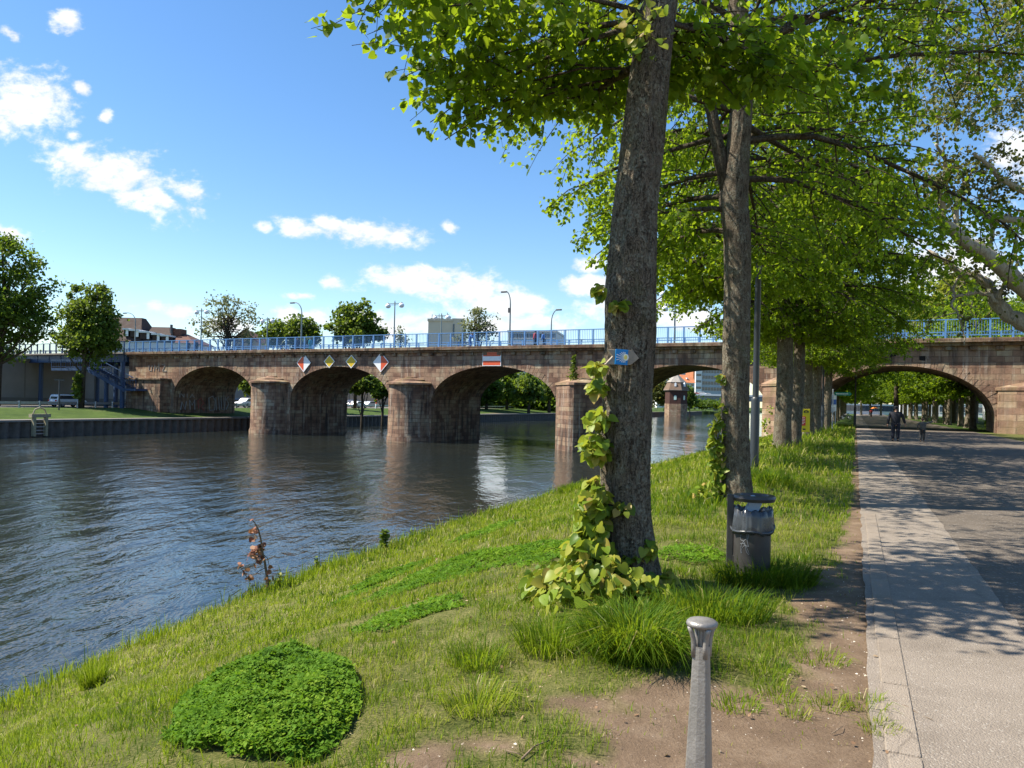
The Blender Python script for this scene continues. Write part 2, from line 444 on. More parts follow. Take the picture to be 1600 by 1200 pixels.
def asphalt(name, lo, hi, gscale, seed, speck):
    t = NT(name); p = t.pos(); mp = t.n('Mapping'); mp.inputs['Location'].default_value = (seed, seed*2, 0); t.l(p, mp.inputs[0]); p = mp.outputs[0]
    vo = t.n('TexVoronoi'); vo.inputs['Scale'].default_value = gscale; t.l(p, vo.inputs['Vector'])
    big = t.noise(p, .7, 5, .6); fine = t.noise(p, gscale*.9, 4, .7); mid = t.noise(p, 5.0, 6, .7)
    f = t.math('ADD', t.math('MULTIPLY', big, .4), t.math('ADD', t.math('MULTIPLY', fine, .3), t.math('MULTIPLY', mid, .3)))
    col = t.ramp(f, [(.33, lo), (.66, hi)])
    sp_ = t.ramp(t.n and vo.outputs['Color'], [(.80, 0.0), (.9, speck)])
    col = t.mix(sp_, col, (.42, .38, .33))
    ck = t.n('TexVoronoi', feature='DISTANCE_TO_EDGE'); ck.inputs['Scale'].default_value = .42
    nz = t.n('TexNoise'); nz.inputs['Scale'].default_value = .9; nz.inputs['Detail'].default_value = 3; t.l(p, nz.inputs['Vector'])
    va = t.n('VectorMath', operation='ADD'); t.l(p, va.inputs[0]); t.l(nz.outputs['Color'], va.inputs[1]); t.l(va.outputs[0], ck.inputs['Vector'])
    cm = t.math('MULTIPLY', t.ramp(ck.outputs['Distance'], [(.001, .32), (.006, 0.0)]), t.ramp(big, [(.45, 0.0), (.6, 1.0)]))
    col = t.mix(cm, col, (.035, .028, .022))
    st_n = t.noise(p, 1.1, 7, .7); col = t.mix(t.ramp(st_n, [(.5, 0.0), (.72, .45)]), col, (.085, .066, .048))
    ho = t.math('ADD', t.math('MULTIPLY', vo.outputs['Distance'], -1.0), fine)
    return t.bsdf(col, .9, t.bump(ho, .7, .008), spec=.2)
M_STRIP = asphalt('pale_asphalt', (.176, .146, .117), (.275, .232, .190), 95, 3, .5)
M_ROUGH = asphalt('rough_asphalt', (.088, .072, .057), (.168, .139, .111), 60, 11, .45)
ribbon('pavement', -6, 320, .10, 1.15, .004, M_STRIP, wob=.05, seed=4)
ribbon('path', -6, 320, 1.10, 8.7, .0, M_ROUGH, seed=2)
kb = MB(); s = -2.0
M_KERB = asphalt('kerb_stone', (.20, .163, .128), (.30, .25, .20), 110, 23, .35)
rr = random.Random(4)
while s < 16:
    L = .98
    if s > 12: dz = -.01
    else: dz = rr.uniform(-.004, .001)
    flare = max(0, (4.6-s))*.02
    a = [xy(s+.006, .165+rr.uniform(-.008, .008)), xy(s+L-.0, .165+rr.uniform(-.008, .008)), xy(s+L-.0, .31), xy(s+.006, .31)]
    kb.prism(a[::-1], -.1, .012+dz)
    s += 1.0
tag(kb.build('kerb', M_KERB, bevel=.006), kind='structure')

# ---- the river
t = NT('river_water'); p = t.pos()
def wv(sc, rot, scale, detail, rough=.5, dist=0.0):
    mp = t.n('Mapping'); mp.inputs['Scale'].default_value = sc; mp.inputs['Rotation'].default_value = (0, 0, rot); t.l(p, mp.inputs[0])
    return t.noise(mp.outputs[0], scale, detail, rough, dist)
h1 = wv((1, .42, 1), R(-30), 1.15, 4, .6, .5)
h2 = wv((1, .5, 1), R(14), .45, 3, .5)
h3 = wv((1, .5, 1), R(-22), 4.2, 3, .6)
calm = t.ramp(wv((1, .3, 1), R(20), .045, 3), [(.40, .30), (.60, 1.0)])
hh = t.math('ADD', t.math('ADD', t.math('MULTIPLY', h1, .50), t.math('MULTIPLY', h2, .9)), t.math('MULTIPLY', h3, .11))
hh = t.math('MULTIPLY', hh, calm)
bn = t.bump(hh, 1.0, .19)
col = t.ramp(wv((1, 1, 1), 0, .05, 3), [(.3, (.015, .021, .021)), (.7, (.027, .029, .022))])
RIVER = t.bsdf(col, .045, bn, spec=.5, IOR=1.43)
Xc = []
for (s_, t_) in [(-120, -76.6), (1500, -76.6), (1500, -8), (-120, -8)]:
    X, Y = xy(s_, t_); Xc.append((X, Y, WZ))
tag(np_mesh('river', Xc, [np.array([[3, 2, 1, 0]])], RIVER), kind='structure')
# ================================================================== stone bridge
BA = R(-28.4); BO = Vector((37.35, 59.29, 0)); BW = 10.5
bridge = thing('stone_bridge', 'red sandstone arch bridge spanning the river on thick round-nosed piers', 'bridge', BO, BA)
BM = Matrix.Translation(BO) @ Matrix.Rotation(BA, 4, 'Z'); BMI = BM.inverted()
def bw(x, y, z): return BM @ Vector((x, y, z))
def fac(px, py, off=0.0):
    """point of the plane y = off in bridge coordinates"""
    a, b = ray(px, py); o = BMI @ Vector((0, 0, CZ)); d = BMI.to_3x3() @ Vector((a, 1, b))
    k = (off-o.y)/d.y; return o+d*k
M_STONE = stone_mat('sandstone_masonry', 1.05, .46, stain=.62)
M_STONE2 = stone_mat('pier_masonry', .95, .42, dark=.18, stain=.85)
M_BUFF = stone_mat('buff_masonry', 1.2, .5, dark=0, moss=.35, stain=.25)
M_CAP = stone_mat('pier_cap_stone', 1.6, .9, dark=0, moss=.55, stain=.3)
M_CORN = stone_mat('cornice_stone', 1.4, .9, dark=.25, moss=.15, stain=.8)
# (centre, half span, spring height, rise, floor)
ARCH = [(-87.2, 7.55, 1.4, 3.95, -5.0), (-65.75, 7.6, 1.4, 3.9, -5.0), (-44.95, 7.55, 1.4, 3.9, -5.0), (-24.4, 7.4, 1.4, 3.95, -5.0), (-6.8, 6.8, 1.06, 4.19, -.3)]
XL, XR, ZT = -104.3, 16.0, 6.95
def archpts(a, n=40):
    c, h, zs, r, fl = a
    pts = [(c-h, fl)]
    for i in range(n+1):
        th = math.pi*(1-i/n); pts.append((c+h*math.cos(th), zs+r*math.sin(th)))
    pts.append((c+h, fl)); return pts
wall = MB(); soffit = MB()
def wallrun(y, flip):
    x = XL
    def q(a, b, c, d): wall.face([a, b, c, d] if not flip else [d, c, b, a])
    for a in ARCH:
        c, h, zs, r, fl = a
        q((x, y, -5), (c-h, y, -5), (c-h, y, ZT), (x, y, ZT))
        pts = archpts(a)[1:-1]
        for (x0, z0), (x1, z1) in zip(pts[:-1], pts[1:]):
            q((x0, y, z0), (x1, y, z1), (x1, y, ZT), (x0, y, ZT))
        x = c+h
    q((x, y, -5), (XR, y, -5), (XR, y, ZT), (x, y, ZT))
wallrun(0, False); wallrun(BW, True)
wall.face([(XL, 0, -5), (XL, 0, ZT), (XL, BW, ZT), (XL, BW, -5)])
wall.build('spandrel_wall', M_STONE, bridge)
for a in ARCH:
    m = MB(); pts = archpts(a, 48)
    for (x0, z0), (x1, z1) in zip(pts[:-1], pts[1:]):
        m.face([(x0, 0, z0), (x0, BW, z0), (x1, BW, z1), (x1, 0, z1)])
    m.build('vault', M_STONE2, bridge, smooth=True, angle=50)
    # voussoirs, slightly uneven
    m = MB(); rr = random.Random(int(a[0]*10)); c, h, zs, r, fl = a
    n = 46
    for i in range(n):
        t0, t1 = math.pi*(1-(i+.04)/n), math.pi*(1-(i+.96)/n)
        e = rr.uniform(.5, .85)
        o = -rr.uniform(.015, .05)
        P = []
        for th_, k in ((t0, 0), (t1, 0), (t1, e), (t0, e)):
            x = c+h*math.cos(th_); z = zs+r*math.sin(th_)
            nx, nz = math.cos(th_)/h, math.sin(th_)/r; l = math.hypot(nx, nz)
            P.append((x+nx/l*(k-.012), z+nz/l*(k-.012)))
        m.profile(P, o, .1)
    m.build('arch_ring', M_STONE, bridge)
m = MB()
m.box(XL-.1, XR, -.34, .02, 6.78, 7.02); m.box(XL-.1, XR, -.66, .02, 7.022, 7.36)
m.box(XL-.1, XR, BW-.02, BW+.55, 6.85, 7.36)
# small console blocks under the cornice
x = XL+.5
while x < XR: m.box(x, x+.5, -.2, .02, 6.45, 6.75); x += 1.7
m.build('cornice', M_CORN, bridge, bevel=.03)
M_ROAD = asphalt('bridge_roadway', (.07, .068, .065), (.12, .115, .11), 40, 5, .1)
MB().box(XL, XR, .05, BW-.05, 7.0, 7.32).build('deck', M_ROAD, bridge)

def round_pier(cx, r):
    m = MB(); m.lathe([(r*1.06, -5), (r*1.05, -2.6), (r*1.0, -2.3), (r*.985, 3.25)], 28, (cx, 0, 0), math.pi, 2*math.pi)
    p = m.build('pier_nose', M_STONE2, bridge, smooth=True, angle=30)
    k = MB(); k.lathe([(r*.9, 3.20), (r*1.10, 3.22), (r*1.10, 3.42), (r*.98, 3.52), (r*.70, 3.68), (r*.73, 3.70), (r*.72, 3.79), (r*.58, 3.86), (r*.30, 3.96), (r*.32, 3.98), (r*.28, 4.10), (0, 4.16)], 28, (cx, 0, 0), math.pi, 2*math.pi)
    k.build('pier_cap', M_CAP, p, smooth=True, angle=25)
round_pier(-76.4, 2.55); round_pier(-55.25, 2.5)
def point_pier(cx, hw, pr, z0, ztop, peak, mat):
    poly = [(cx-hw, 0.0), (cx-hw, -.2), (cx-.25, -pr), (cx+.25, -pr), (cx+hw, -.2), (cx+hw, 0.0)]
    p = MB().prism(poly[::-1] if False else poly, z0, ztop).build('pier_nose', mat, bridge, bevel=.05)
    k = MB(); b = [(cx+(x-cx)*1.06, y*1.04) for x, y in poly]
    tp = [(cx+(x-cx)*.35, y*.12) for x, y in poly]
    k.prism(b, ztop, ztop+.22)
    n = len(b)
    for i in range(n):
        j = (i+1) % n
        k.face([(*b[i], ztop+.22), (*b[j], ztop+.22), (*tp[j], peak), (*tp[i], peak)])
    k.face([(*q, peak) for q in tp])
    k.build('pier_cap', M_CAP, p)
point_pier(-34.6, 2.75, 2.6, -5, 3.35, 4.1, M_STONE2)
point_pier(-15.3, 2.1, 2.2, -4, 3.45, 4.4, M_BUFF)
point_pier(3.0, 2.9, 1.4, -.3, 3.3, 4.0, M_BUFF)
# abutment block on the far quay
p = MB().box(-102.6, -95.4, -1.6, 0.0, -2.2, 3.45).build('abutment_block', M_STONE2, bridge, bevel=.06)
MB().box(-102.8, -95.2, -1.8, 0.0, 3.452, 3.72).build('capstone', M_CORN, p, bevel=.06)
# painted scrawls on the vault of the far arch
M_GRW = plain('white_spray_paint', (.29, .29, .29), .7, .3, 30); M_GRR = plain('red_spray_paint', (.30, .09, .07), .7, .3, 30)
def jamb(px, py, x0):
    a, b = ray(px, py); o = BMI @ Vector((0, 0, CZ)); d = BMI.to_3x3() @ Vector((a, 1, b))
    k = (x0-o.x)/d.x; return o+d*k
def text_mesh(body, size, extr=.003):
    cu = bpy.data.curves.new('t', 'FONT'); cu.body = body; cu.size = size; cu.extrude = extr; cu.align_x = 'CENTER'; cu.align_y = 'CENTER'
    tmp = bpy.data.objects.new('t', cu); COL.objects.link(tmp); bpy.context.view_layer.update()
    me = bpy.data.meshes.new_from_object(tmp.evaluated_get(bpy.context.evaluated_depsgraph_get()))
    bpy.data.objects.remove(tmp); return me
xj = ARCH[0][0]-ARCH[0][1]
q = jamb(292, 617, xj)
me = text_mesh('NYX', 1.25); me.transform(Matrix(((0, 0, 1, xj+.02), (1, 0, 0, q.y), (0, 1, 0, q.z), (0, 0, 0, 1))))
tag(link('graffiti', me, M_GRW, bridge), 'white spray-painted letters NYX')
rr = random.Random(8)
def scrawl(pts_px, mat, w):
    m = MB(); P = []
    for px, py in pts_px:
        v = jamb(px, py, xj); P.append((xj+.03, v.y, v.z))
    m.tube(P, w, 5); return m.build('graffiti', mat, bridge)
for pts in ([(327, 640), (326, 622), (332, 619), (336, 626), (335, 641), (327, 641)], [(338, 641), (337, 621), (341, 620), (343, 641)], [(345, 620), (346, 639), (350, 641), (352, 620)],
            [(357, 620), (353, 624), (357, 631), (353, 640)], [(297, 640), (296, 625), (300, 633), (304, 624), (304, 640)], [(282, 640), (284, 628), (289, 640), (291, 627)]): scrawl(pts, M_GRW, .075)
scrawl([(310, 638), (309, 626), (314, 622), (318, 630), (313, 636), (319, 641)], M_GRR, .09)
def fscrawl(pts_px, mat, w, off=-.02):
    m = MB(); m.tube([tuple(fac(px, py, off)) for px, py in pts_px], w, 5); return m.build('graffiti', mat, bridge)
fscrawl([(233, 570), (233, 579), (237, 580), (238, 571)], M_GRW, .06); fscrawl([(241, 580), (242, 570), (245, 577), (248, 569), (249, 580)], M_GRW, .06); fscrawl([(253, 570), (258, 571), (254, 580), (260, 580)], M_GRW, .06)
# weep holes over the promenade arch: flat plates coloured dark as the shade inside
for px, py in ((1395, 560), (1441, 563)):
    v = fac(px, py); MB().box(v.x-.22, v.x+.22, -.012, .03, v.z-.5, v.z+.35).build('weep_hole', plain('hole_shade', (.012, .010, .009), .9), bridge)

# ------------------------------------------------------------------ railings
M_BLUE = plain('blue_railing_paint', (.095, .225, .46), .45, .15, 3)
M_BLUED = plain('blue_steel_paint', (.028, .060, .135), .5, .2, 2)
def railing(name, label, x0, x1, y, zb, parent_loc=BO, parent_rz=BA, mat=None, step=1.5, h=1.42, zf=None):
    mat = mat or M_BLUE
    r = thing(name, label, 'railing', parent_loc, parent_rz, 'bridge railings')
    n = int(round((x1-x0)/step)); post = None
    pm = MB().box(-.07, .07, -.06, .06, 0, h+.03)
    for i in range(n+1):
        x = x0+(x1-x0)*i/n
        if post is None: o = post = pm.build('post', mat, r)
        else: o = post.copy(); COL.objects.link(o); o.parent = r
        o.location = (x, y, zb)
    MB().box(x0, x1, y-.06, y+.06, zb+h+.034, zb+h+.11).build('top_rail', mat, r)
    MB().box(x0, x1, y-.03, y+.03, zb+.22, zb+.29).build('bottom_rail', mat, r)
    m = MB()
    for i in range(n):
        a = x0+(x1-x0)*i/n
        for k in range(1, 8):
            x = a+(x1-x0)/n*k/8; m.box(x-.012, x+.012, y-.012, y+.012, zb+.292, zb+h+.032)
    m.build('balusters', mat, r)
    return r
railing('bridge_railing', 'pale blue steel railing along the near edge of the stone bridge', -104, 13, -.25, 7.36)
railing('bridge_railing', 'pale blue steel railing along the rear edge of the stone bridge', -104, 13, BW+.25, 7.36)

# ------------------------------------------------------------------ signs on the bridge
M_WHT = plain('sign_white', (.78, .79, .80), .4, .04); M_RED = plain('sign_red', (.62, .09, .03), .4, .06); M_YEL = plain('sign_yellow', (.62, .42, .015), .4, .06); M_GALV = plain('galvanised_steel', (.42, .43, .44), .45, .15, metal=.6)
def at_fac(px, py): v = fac(px, py, -.12); return v
def diamond(name, label, px, py, hw, hh, kind):
    v = at_fac(px, py); r = thing(name, label, 'sign', bw(v.x, -.12, v.z), BA, 'diamond navigation signs')
    s = 1.06
    MB().profile([(-hw*s, 0), (0, -hh*s), (hw*s, 0), (0, hh*s)], -.03, .03).build('board', M_WHT, r)
    a = [(-hw*.95, 0), (0, -hh*.95), (0, hh*.95)]; b = [(0, -hh*.95), (hw*.95, 0), (0, hh*.95)]
    if kind == 'y': MB().profile([(-hw*.9, 0), (0, -hh*.9), (hw*.9, 0), (0, hh*.9)], -.036, -.031).build('yellow_panel', M_YEL, r)
    else: MB().profile(a if kind == 'l' else b, -.036, -.031).build('red_half', M_RED, r)
    MB().box(-.05, .05, .03, .14, -.05, .05).build('bracket', M_GALV, r)
diamond('navigation_sign', 'red and white diamond sign, red half on its left, on the bridge wall', 474.7, 567, 1.06, 1.06, 'l')
diamond('navigation_sign', 'red and white diamond sign, red half on its right, on the bridge wall', 595.3, 566, 1.07, 1.07, 'r')
diamond('navigation_sign', 'yellow diamond sign next to the sign whose left half is red', 514.7, 564.8, .80, .74, 'y')
diamond('navigation_sign', 'yellow diamond sign next to the sign whose right half is red', 549, 565, .80, .74, 'y')
v = at_fac(768.5, 560.5); r = thing('navigation_sign', 'rectangular red white red striped sign above the widest water arch', 'sign', bw(v.x, -.12, v.z), BA)
MB().box(-1.12, 1.12, -.03, .03, -.76, .76).build('board', M_WHT, r)
MB().box(-1.05, 1.05, -.036, -.031, .26, .69).build('red_stripe', M_RED, r); MB().box(-1.05, 1.05, -.036, -.031, -.69, -.22).build('red_stripe', M_RED, r)
MB().box(-.05, .05, .03, .14, -.05, .05).build('bracket', M_GALV, r)

# ------------------------------------------------------------------ lamps on the bridge
M_POLE = plain('lamp_pole_green_grey', (.16, .21, .22), .5, .1); M_GLOBE = plain('white_globe', (.78, .80, .82), .25, .03); M_DKPOLE = plain('dark_lamp_pole', (.05, .055, .06), .5, .15)
def globe_lamp(px, pyt, y, label, rot=0):
    v = fac(px, pyt, y); r = thing('globe_street_lamp', label, 'street lamp', bw(v.x, y, 7.33), BA+rot, 'double globe lamps on the bridge')
    H = v.z-7.33
    MB().tube([(0, 0, 0), (0, 0, H*.45), (0, 0, H)], [.10, .08, .06], 10).tube([(0, 0, H), (0, 0, H+.25)], [.09, .02], 8).build('pole', M_POLE, r)
    MB().bar((-1.0, 0, H-.1), (1.0, 0, H-.1), .08).bar((-.5, 0, H-.25), (.5, 0, H-.25), .05).build('cross_arm', M_POLE, r)
    for sx_ in (-.95, .95):
        g_ = MB().lathe([(0, -.62), (.2, -.57), (.31, -.40), (.30, -.25), (.18, -.1), (0, -.08)], 14, (sx_, 0, H)).build('globe', M_GLOBE, r, smooth=True)
        MB().lathe([(.2, -.14), (.12, -.03), (.04, .02), (0, .02)], 10, (sx_, 0, H)).build('cap', M_DKPOLE, g_)
globe_lamp(617, 473, 1.0, 'double globe lamp standing alone in open sky above the second round pier')
globe_lamp(690, 492, BW-1, 'double globe lamp standing in front of the cream flat-roofed building')
globe_lamp(315, 484, 1.0, 'double globe lamp left of the bare spring tree above the far arch')
globe_lamp(418, 498, BW-1, 'double globe lamp between the bare spring tree and the round green trees')
globe_lamp(1055, 477, 1.0, 'double globe lamp in open sky between the first two lime trunks', .5)
globe_lamp(1022, 455, BW-1, 'tall double globe lamp half hidden behind the nearest lime trunk')
def hook_lamp(px, pyt, y, L, label, side=-1):
    v = fac(px, pyt, y); r = thing('arm_street_lamp', label, 'street lamp', bw(v.x, y, 7.33), BA, 'curved arm lamps on the bridge')
    H = v.z-7.33
    P = [(0, 0, 0), (0, 0, H*.5), (0, 0, H-1.4)]; Rr = [.10, .08, .07]
    for k in range(1, 7):
        a = k/6*math.pi/2; P.append((side*L*.8*(1-math.cos(a)), 0, H-1.4+1.4*math.sin(a))); Rr.append(.06)
    P.append((side*L, 0, H-.02)); Rr.append(.06)
    MB().tube(P, Rr, 8).build('pole', M_POLE, r)
    MB().box(-.45, .25, -.12, .12, -.09, .07).xf(Matrix.Translation((side*L, 0, H-.03))).build('lamp_head', M_DKPOLE, r, bevel=.04)
    return r
hook_lamp(472, 472, 1.2, 1.5, 'curved arm street lamp left of the twin-crowned green tree')
r_ = hook_lamp(798, 455, .9, .7, 'tallest curved arm street lamp, with a grey box on its pole')
MB().box(-.12, .12, -.3, -.1, 3.6, 4.1).build('control_box', M_DKPOLE, r_)
hook_lamp(862, 484, BW-1, 1.0, 'curved arm street lamp bent to the right, nearest to the big trunk', 1)
hook_lamp(212, 488, 3, 2.4, 'curved arm street lamp in front of the dark mansard roof')
# ================================================================== trees
def bark_mat(name, c0, c1, c2, lich=.5, sc=1.0):
    t = NT(name); tcn = t.n('TexCoord'); o = tcn.outputs['Object']
    mp = t.n('Mapping'); mp.inputs['Scale'].default_value = (1, 1, .22); t.l(o, mp.inputs[0])
    a = t.noise(mp.outputs[0], 26*sc, 9, .72, .5)
    vo = t.n('TexVoronoi', feature='DISTANCE_TO_EDGE'); vo.inputs['Scale'].default_value = 46*sc
    mp3 = t.n('Mapping'); mp3.inputs['Scale'].default_value = (1, 1, .3); t.l(o, mp3.inputs[0]); 
    wv_ = t.n('VectorMath', operation='ADD'); t.l(mp3.outputs[0], wv_.inputs[0])
    ws = t.n('VectorMath', operation='SCALE'); ws.inputs['Scale'].default_value = .16; nn = t.n('TexNoise'); nn.inputs['Scale'].default_value = 11*sc; nn.inputs['Detail'].default_value = 6; t.l(o, nn.inputs['Vector'])
    t.l(nn.outputs['Color'], ws.inputs[0]); t.l(ws.outputs[0], wv_.inputs[1]); t.l(wv_.outputs[0], vo.inputs['Vector'])
    crack = t.ramp(vo.outputs['Distance'], [(.0, .35), (.10, 1.0)])
    f = t.math('MULTIPLY', a, t.math('ADD', t.math('MULTIPLY', crack, .45), .55))
    col = t.ramp(f, [(.20, c0), (.34, c1), (.52, c2)])
    l1 = t.noise(o, 5*sc, 6, .7); l2 = t.noise(o, 34*sc, 4, .6)
    lm = t.math('MULTIPLY', t.ramp(l1, [(.46, 0.0), (.56, 1.0)]), t.ramp(l2, [(.46, 0.0), (.54, 1.0)]))
    col = t.mix(t.math('MULTIPLY', lm, lich), col, (.30, .30, .235))
    l3 = t.noise(o, 2.1*sc, 5, .7)
    col = t.mix(t.math('MULTIPLY', t.ramp(l3, [(.53, 0.0), (.68, 1.0)]), lich*.7), col, (.14, .135, .055))
    h = t.math('ADD', t.math('MULTIPLY', a, .8), t.math('ADD', t.math('MULTIPLY', crack, .5), t.math('MULTIPLY', l2, .25)))
    return t.bsdf(col, .95, t.bump(h, 1.0, .035), spec=.1)
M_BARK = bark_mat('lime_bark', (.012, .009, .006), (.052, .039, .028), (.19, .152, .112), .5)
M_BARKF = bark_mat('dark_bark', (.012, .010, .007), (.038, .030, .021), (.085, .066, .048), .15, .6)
M_PLANE = bark_mat('plane_bark', (.16, .12, .085), (.30, .235, .17), (.46, .40, .31), .3, .35)
LIME = [(0, (.030, .068, .006)), (.35, (.062, .122, .008)), (.7, (.110, .180, .011)), (1, (.185, .232, .018))]
M_LEAF = leaf_mat('lime_leaf', LIME, .56, (.45, .60, .018), .5, .2)
M_LEAFY = leaf_mat('young_shoot_leaf', [(0, (.080, .150, .012)), (.4, (.180, .260, .022)), (.75, (.31, .325, .040)), (1, (.37, .26, .06))], .42, (.46, .50, .04), .45)
M_LEAFD = leaf_mat('dark_tree_leaf', [(0, (.034, .066, .009)), (.5, (.07, .12, .014)), (1, (.12, .165, .02))], .45, (.24, .36, .02), .5)
M_LEAFM = leaf_mat('mid_tree_leaf', [(0, (.04, .074, .010)), (.5, (.080, .13, .016)), (1, (.14, .185, .026))], .45, (.28, .38, .03), .5)
M_LEAFG = leaf_mat('lime_green_leaf', [(0, (.10, .14, .012)), (.5, (.19, .22, .018)), (1, (.27, .27, .03))], .4, (.36, .4, .03), .5)
M_LEAFO = leaf_mat('olive_leaf', [(0, (.05, .070, .012)), (.5, (.10, .125, .026)), (1, (.18, .175, .05))], .35, (.3, .28, .05), .5)
M_LEAFP = leaf_mat('pale_spring_leaf', [(0, (.10, .13, .04)), (.5, (.16, .18, .07)), (1, (.25, .24, .12))], .3, (.3, .32, .1), .6)

def heart():
    mid = [(0, 0), (0, .24), (0, .50), (0, .78), (0, 1.08)]; out = [(.20, -.12), (.43, -.07), (.56, .15), (.52, .44), (.34, .74)]
    pts = mid+out+[(-x, y) for x, y in out]
    V = np.array([[x, y, .38*x*x+.10*abs(x)-.16*y*y] for x, y in pts])
    F = []
    for k in range(4):
        a, b = (k, k+1); F.append([a, 5+k, 6+k, b]); F.append([a, b, 11+k, 10+k])
    return V, [np.array(F)]
HEART = heart()
RHOMB = (np.array([[0, 0, 0], [.48, .38, .09], [0, 1.05, -.1], [-.48, .38, .09]]), [np.array([[0, 1, 2], [0, 2, 3]])])
OVAL = (np.array([[0, 0, 0], [.42, .3, .06], [.3, .8, .0], [0, 1.05, -.06], [-.3, .8, .0], [-.42, .3, .06]]), [np.array([[0, 1, 2, 3], [0, 3, 4, 5]])])
def place_leaves(tmpl, P, D, size, rng, roll=.7, up=None):
    """P base points, D leaf axis directions"""
    tv, tf = tmpl; n = len(P)
    D = D/np.linalg.norm(D, axis=1, keepdims=True)
    upv = np.tile([0, 0, 1.0], (n, 1))+rng.normal(0, roll, (n, 3)) if up is None else up
    Xd = np.cross(D, upv); Xd /= np.linalg.norm(Xd, axis=1, keepdims=True)+1e-9
    Nn = np.cross(Xd, D)
    size = np.broadcast_to(size, (n,))[:, None, None]
    wsc = rng.uniform(.85, 1.15, (n, 1, 1))
    V = P[:, None, :]+size*(tv[None, :, 0:1]*wsc*Xd[:, None, :]+tv[None, :, 1:2]*D[:, None, :]+tv[None, :, 2:3]*rng.uniform(.2, 1.3, (n, 1, 1))*Nn[:, None, :])
    k = len(tv); off = (np.arange(n)*k)[:, None, None]
    F = [(f[None]+off).reshape(-1, f.shape[1]) for f in tf]
    return V.reshape(-1, 3), F, k
def leaf_obj(name, tmpl, P, D, size, tint, mat, rng, parent=None, roll=.7, local=False, up=None):
    V, F, k = place_leaves(tmpl, np.asarray(P, float), np.asarray(D, float), size, rng, roll, up)
    return np_mesh(name, V, F, mat, parent, {'tint': np.repeat(np.clip(tint, 0, 1), k)}, smooth=False, local=local)

def bend(p, d, L, n, droop, wob, rng):
    pts = [p.copy()]; d = d/np.linalg.norm(d)
    for i in range(n):
        d = d+np.array([0, 0, -droop/n])+rng.normal(0, wob, 3); d /= np.linalg.norm(d)
        p = p+d*(L/n); pts.append(p.copy())
    return pts
def crown(rng, axisf, z0, z1, rad, nprim, limbr=.07, n2=2.4, n3=4, nl=6, droop=.5, elev=(8, 62), lsize=.1, az_bias=None, twig=True, r2=.38, keep=None, az0=None):
    """limbs as tubes plus leaf points; axisf(z)->xyz of the trunk axis; keep(p) is False where the crown has been lifted"""
    mb = MB(); LP = []; LD = []
    ok = (lambda p: True) if keep is None else (lambda p: bool(keep(np.asarray(p))))
    for i in range(nprim):
        f = (i+.5)/nprim; z = z0+(z1-z0)*f**.95
        az = i*2.39996+rng.normal(0, .25) if az0 is None else az0; L = rad(f)*rng.uniform(.78, 1.14)
        if az_bias is not None: L *= az_bias(az, f)
        if L < .25: continue
        el = R(elev[0]+(elev[1]-elev[0])*f+rng.normal(0, 7))
        d = np.array([math.cos(az)*math.cos(el), math.sin(az)*math.cos(el), math.sin(el)])
        p0 = np.array(axisf(z))
        pts = bend(p0, d, L, 8, droop*(1.1-.6*f)+.15, .07, rng)
        r0 = limbr*(1.15-.7*f)*math.sqrt(L/4)
        n_ok = next((q for q in range(1, 9) if not ok(pts[q]-np.array([0, 0, .35]))), 9)
        if n_ok < 3: continue
        mb.tube(pts[:n_ok], [r0*(1-.93*k/(n_ok-1))+.004 for k in range(n_ok)], 6, cap=False)
        ns = max(3, int(L*n2)); umax = (n_ok-1)/8
        for k in range(ns+1):
            u = .16+.84*(k+rng.uniform(0, .9))/ns; u = min(u, 1.0)*umax
            j = min(7, int(u*8)); fr = u*8-j; b = pts[j]*(1-fr)+pts[min(8, j+1)]*fr
            dd = pts[min(8, j+1)]-pts[j]; dd /= np.linalg.norm(dd)
            sd = 1 if k % 2 else -1
            a = sd*R(rng.uniform(30, 75)) if k < ns else 0
            h = np.array([dd[0]*math.cos(a)-dd[1]*math.sin(a), dd[0]*math.sin(a)+dd[1]*math.cos(a), dd[2]+rng.uniform(-.35, .5)])
            L2 = (L*r2*(1.15-.7*u)+.25)*rng.uniform(.7, 1.2)
            sp_ = bend(b, h, L2, 5, droop*1.3, .12, rng)
            m_ok = next((q for q in range(1, 6) if not ok(sp_[q])), 6)
            if m_ok < 3: continue
            if twig: mb.tube(sp_[:m_ok], [max(.003, r0*.26*(1-.16*q)) for q in range(m_ok)], 4, cap=False)
            for m in range(n3):
                uu = (.1+.9*(m+rng.uniform(0, 1))/n3)*(m_ok-1)/5; jj = min(4, int(uu*5)); f2 = uu*5-jj
                c = sp_[jj]*(1-f2)+sp_[jj+1]*f2
                td = rng.normal(0, 1, 3); td[2] = td[2]*.45-.15; td = td/np.linalg.norm(td)+.5*h/np.linalg.norm(h)
                tl = rng.uniform(.18, .5)*(lsize/.1)**.6
                tp = bend(c, td, tl, 2, .5, .1, rng)
                if not ok(tp[2]): continue
                if twig and rng.random() < .5: mb.tube(tp, [.004, .003, .002], 3, cap=False)
                ln = rng.integers(max(1, nl-2), nl+3)
                for q in range(ln):
                    w = rng.uniform(0, 1); x = tp[0]+(tp[2]-tp[0])*w+rng.normal(0, .035, 3)
                    hd = rng.normal(0, 1, 2)
                    LP.append(x); LD.append((hd[0]*.6+td[0]*.5, hd[1]*.6+td[1]*.5, rng.uniform(-1.5, .05)))
    return mb, np.array(LP).reshape(-1, 3), np.array(LD).reshape(-1, 3)
def clump_tint(P, rng, sc=1.0, base=.5, amp=.55):
    """young and old leaves come in patches through the crown"""
    return base+(fbm(P[:, 0]*sc+7, P[:, 1]*sc+P[:, 2]*.8*sc, 5, 3)-.5)*amp*1.6+rng.normal(0, .17, len(P))

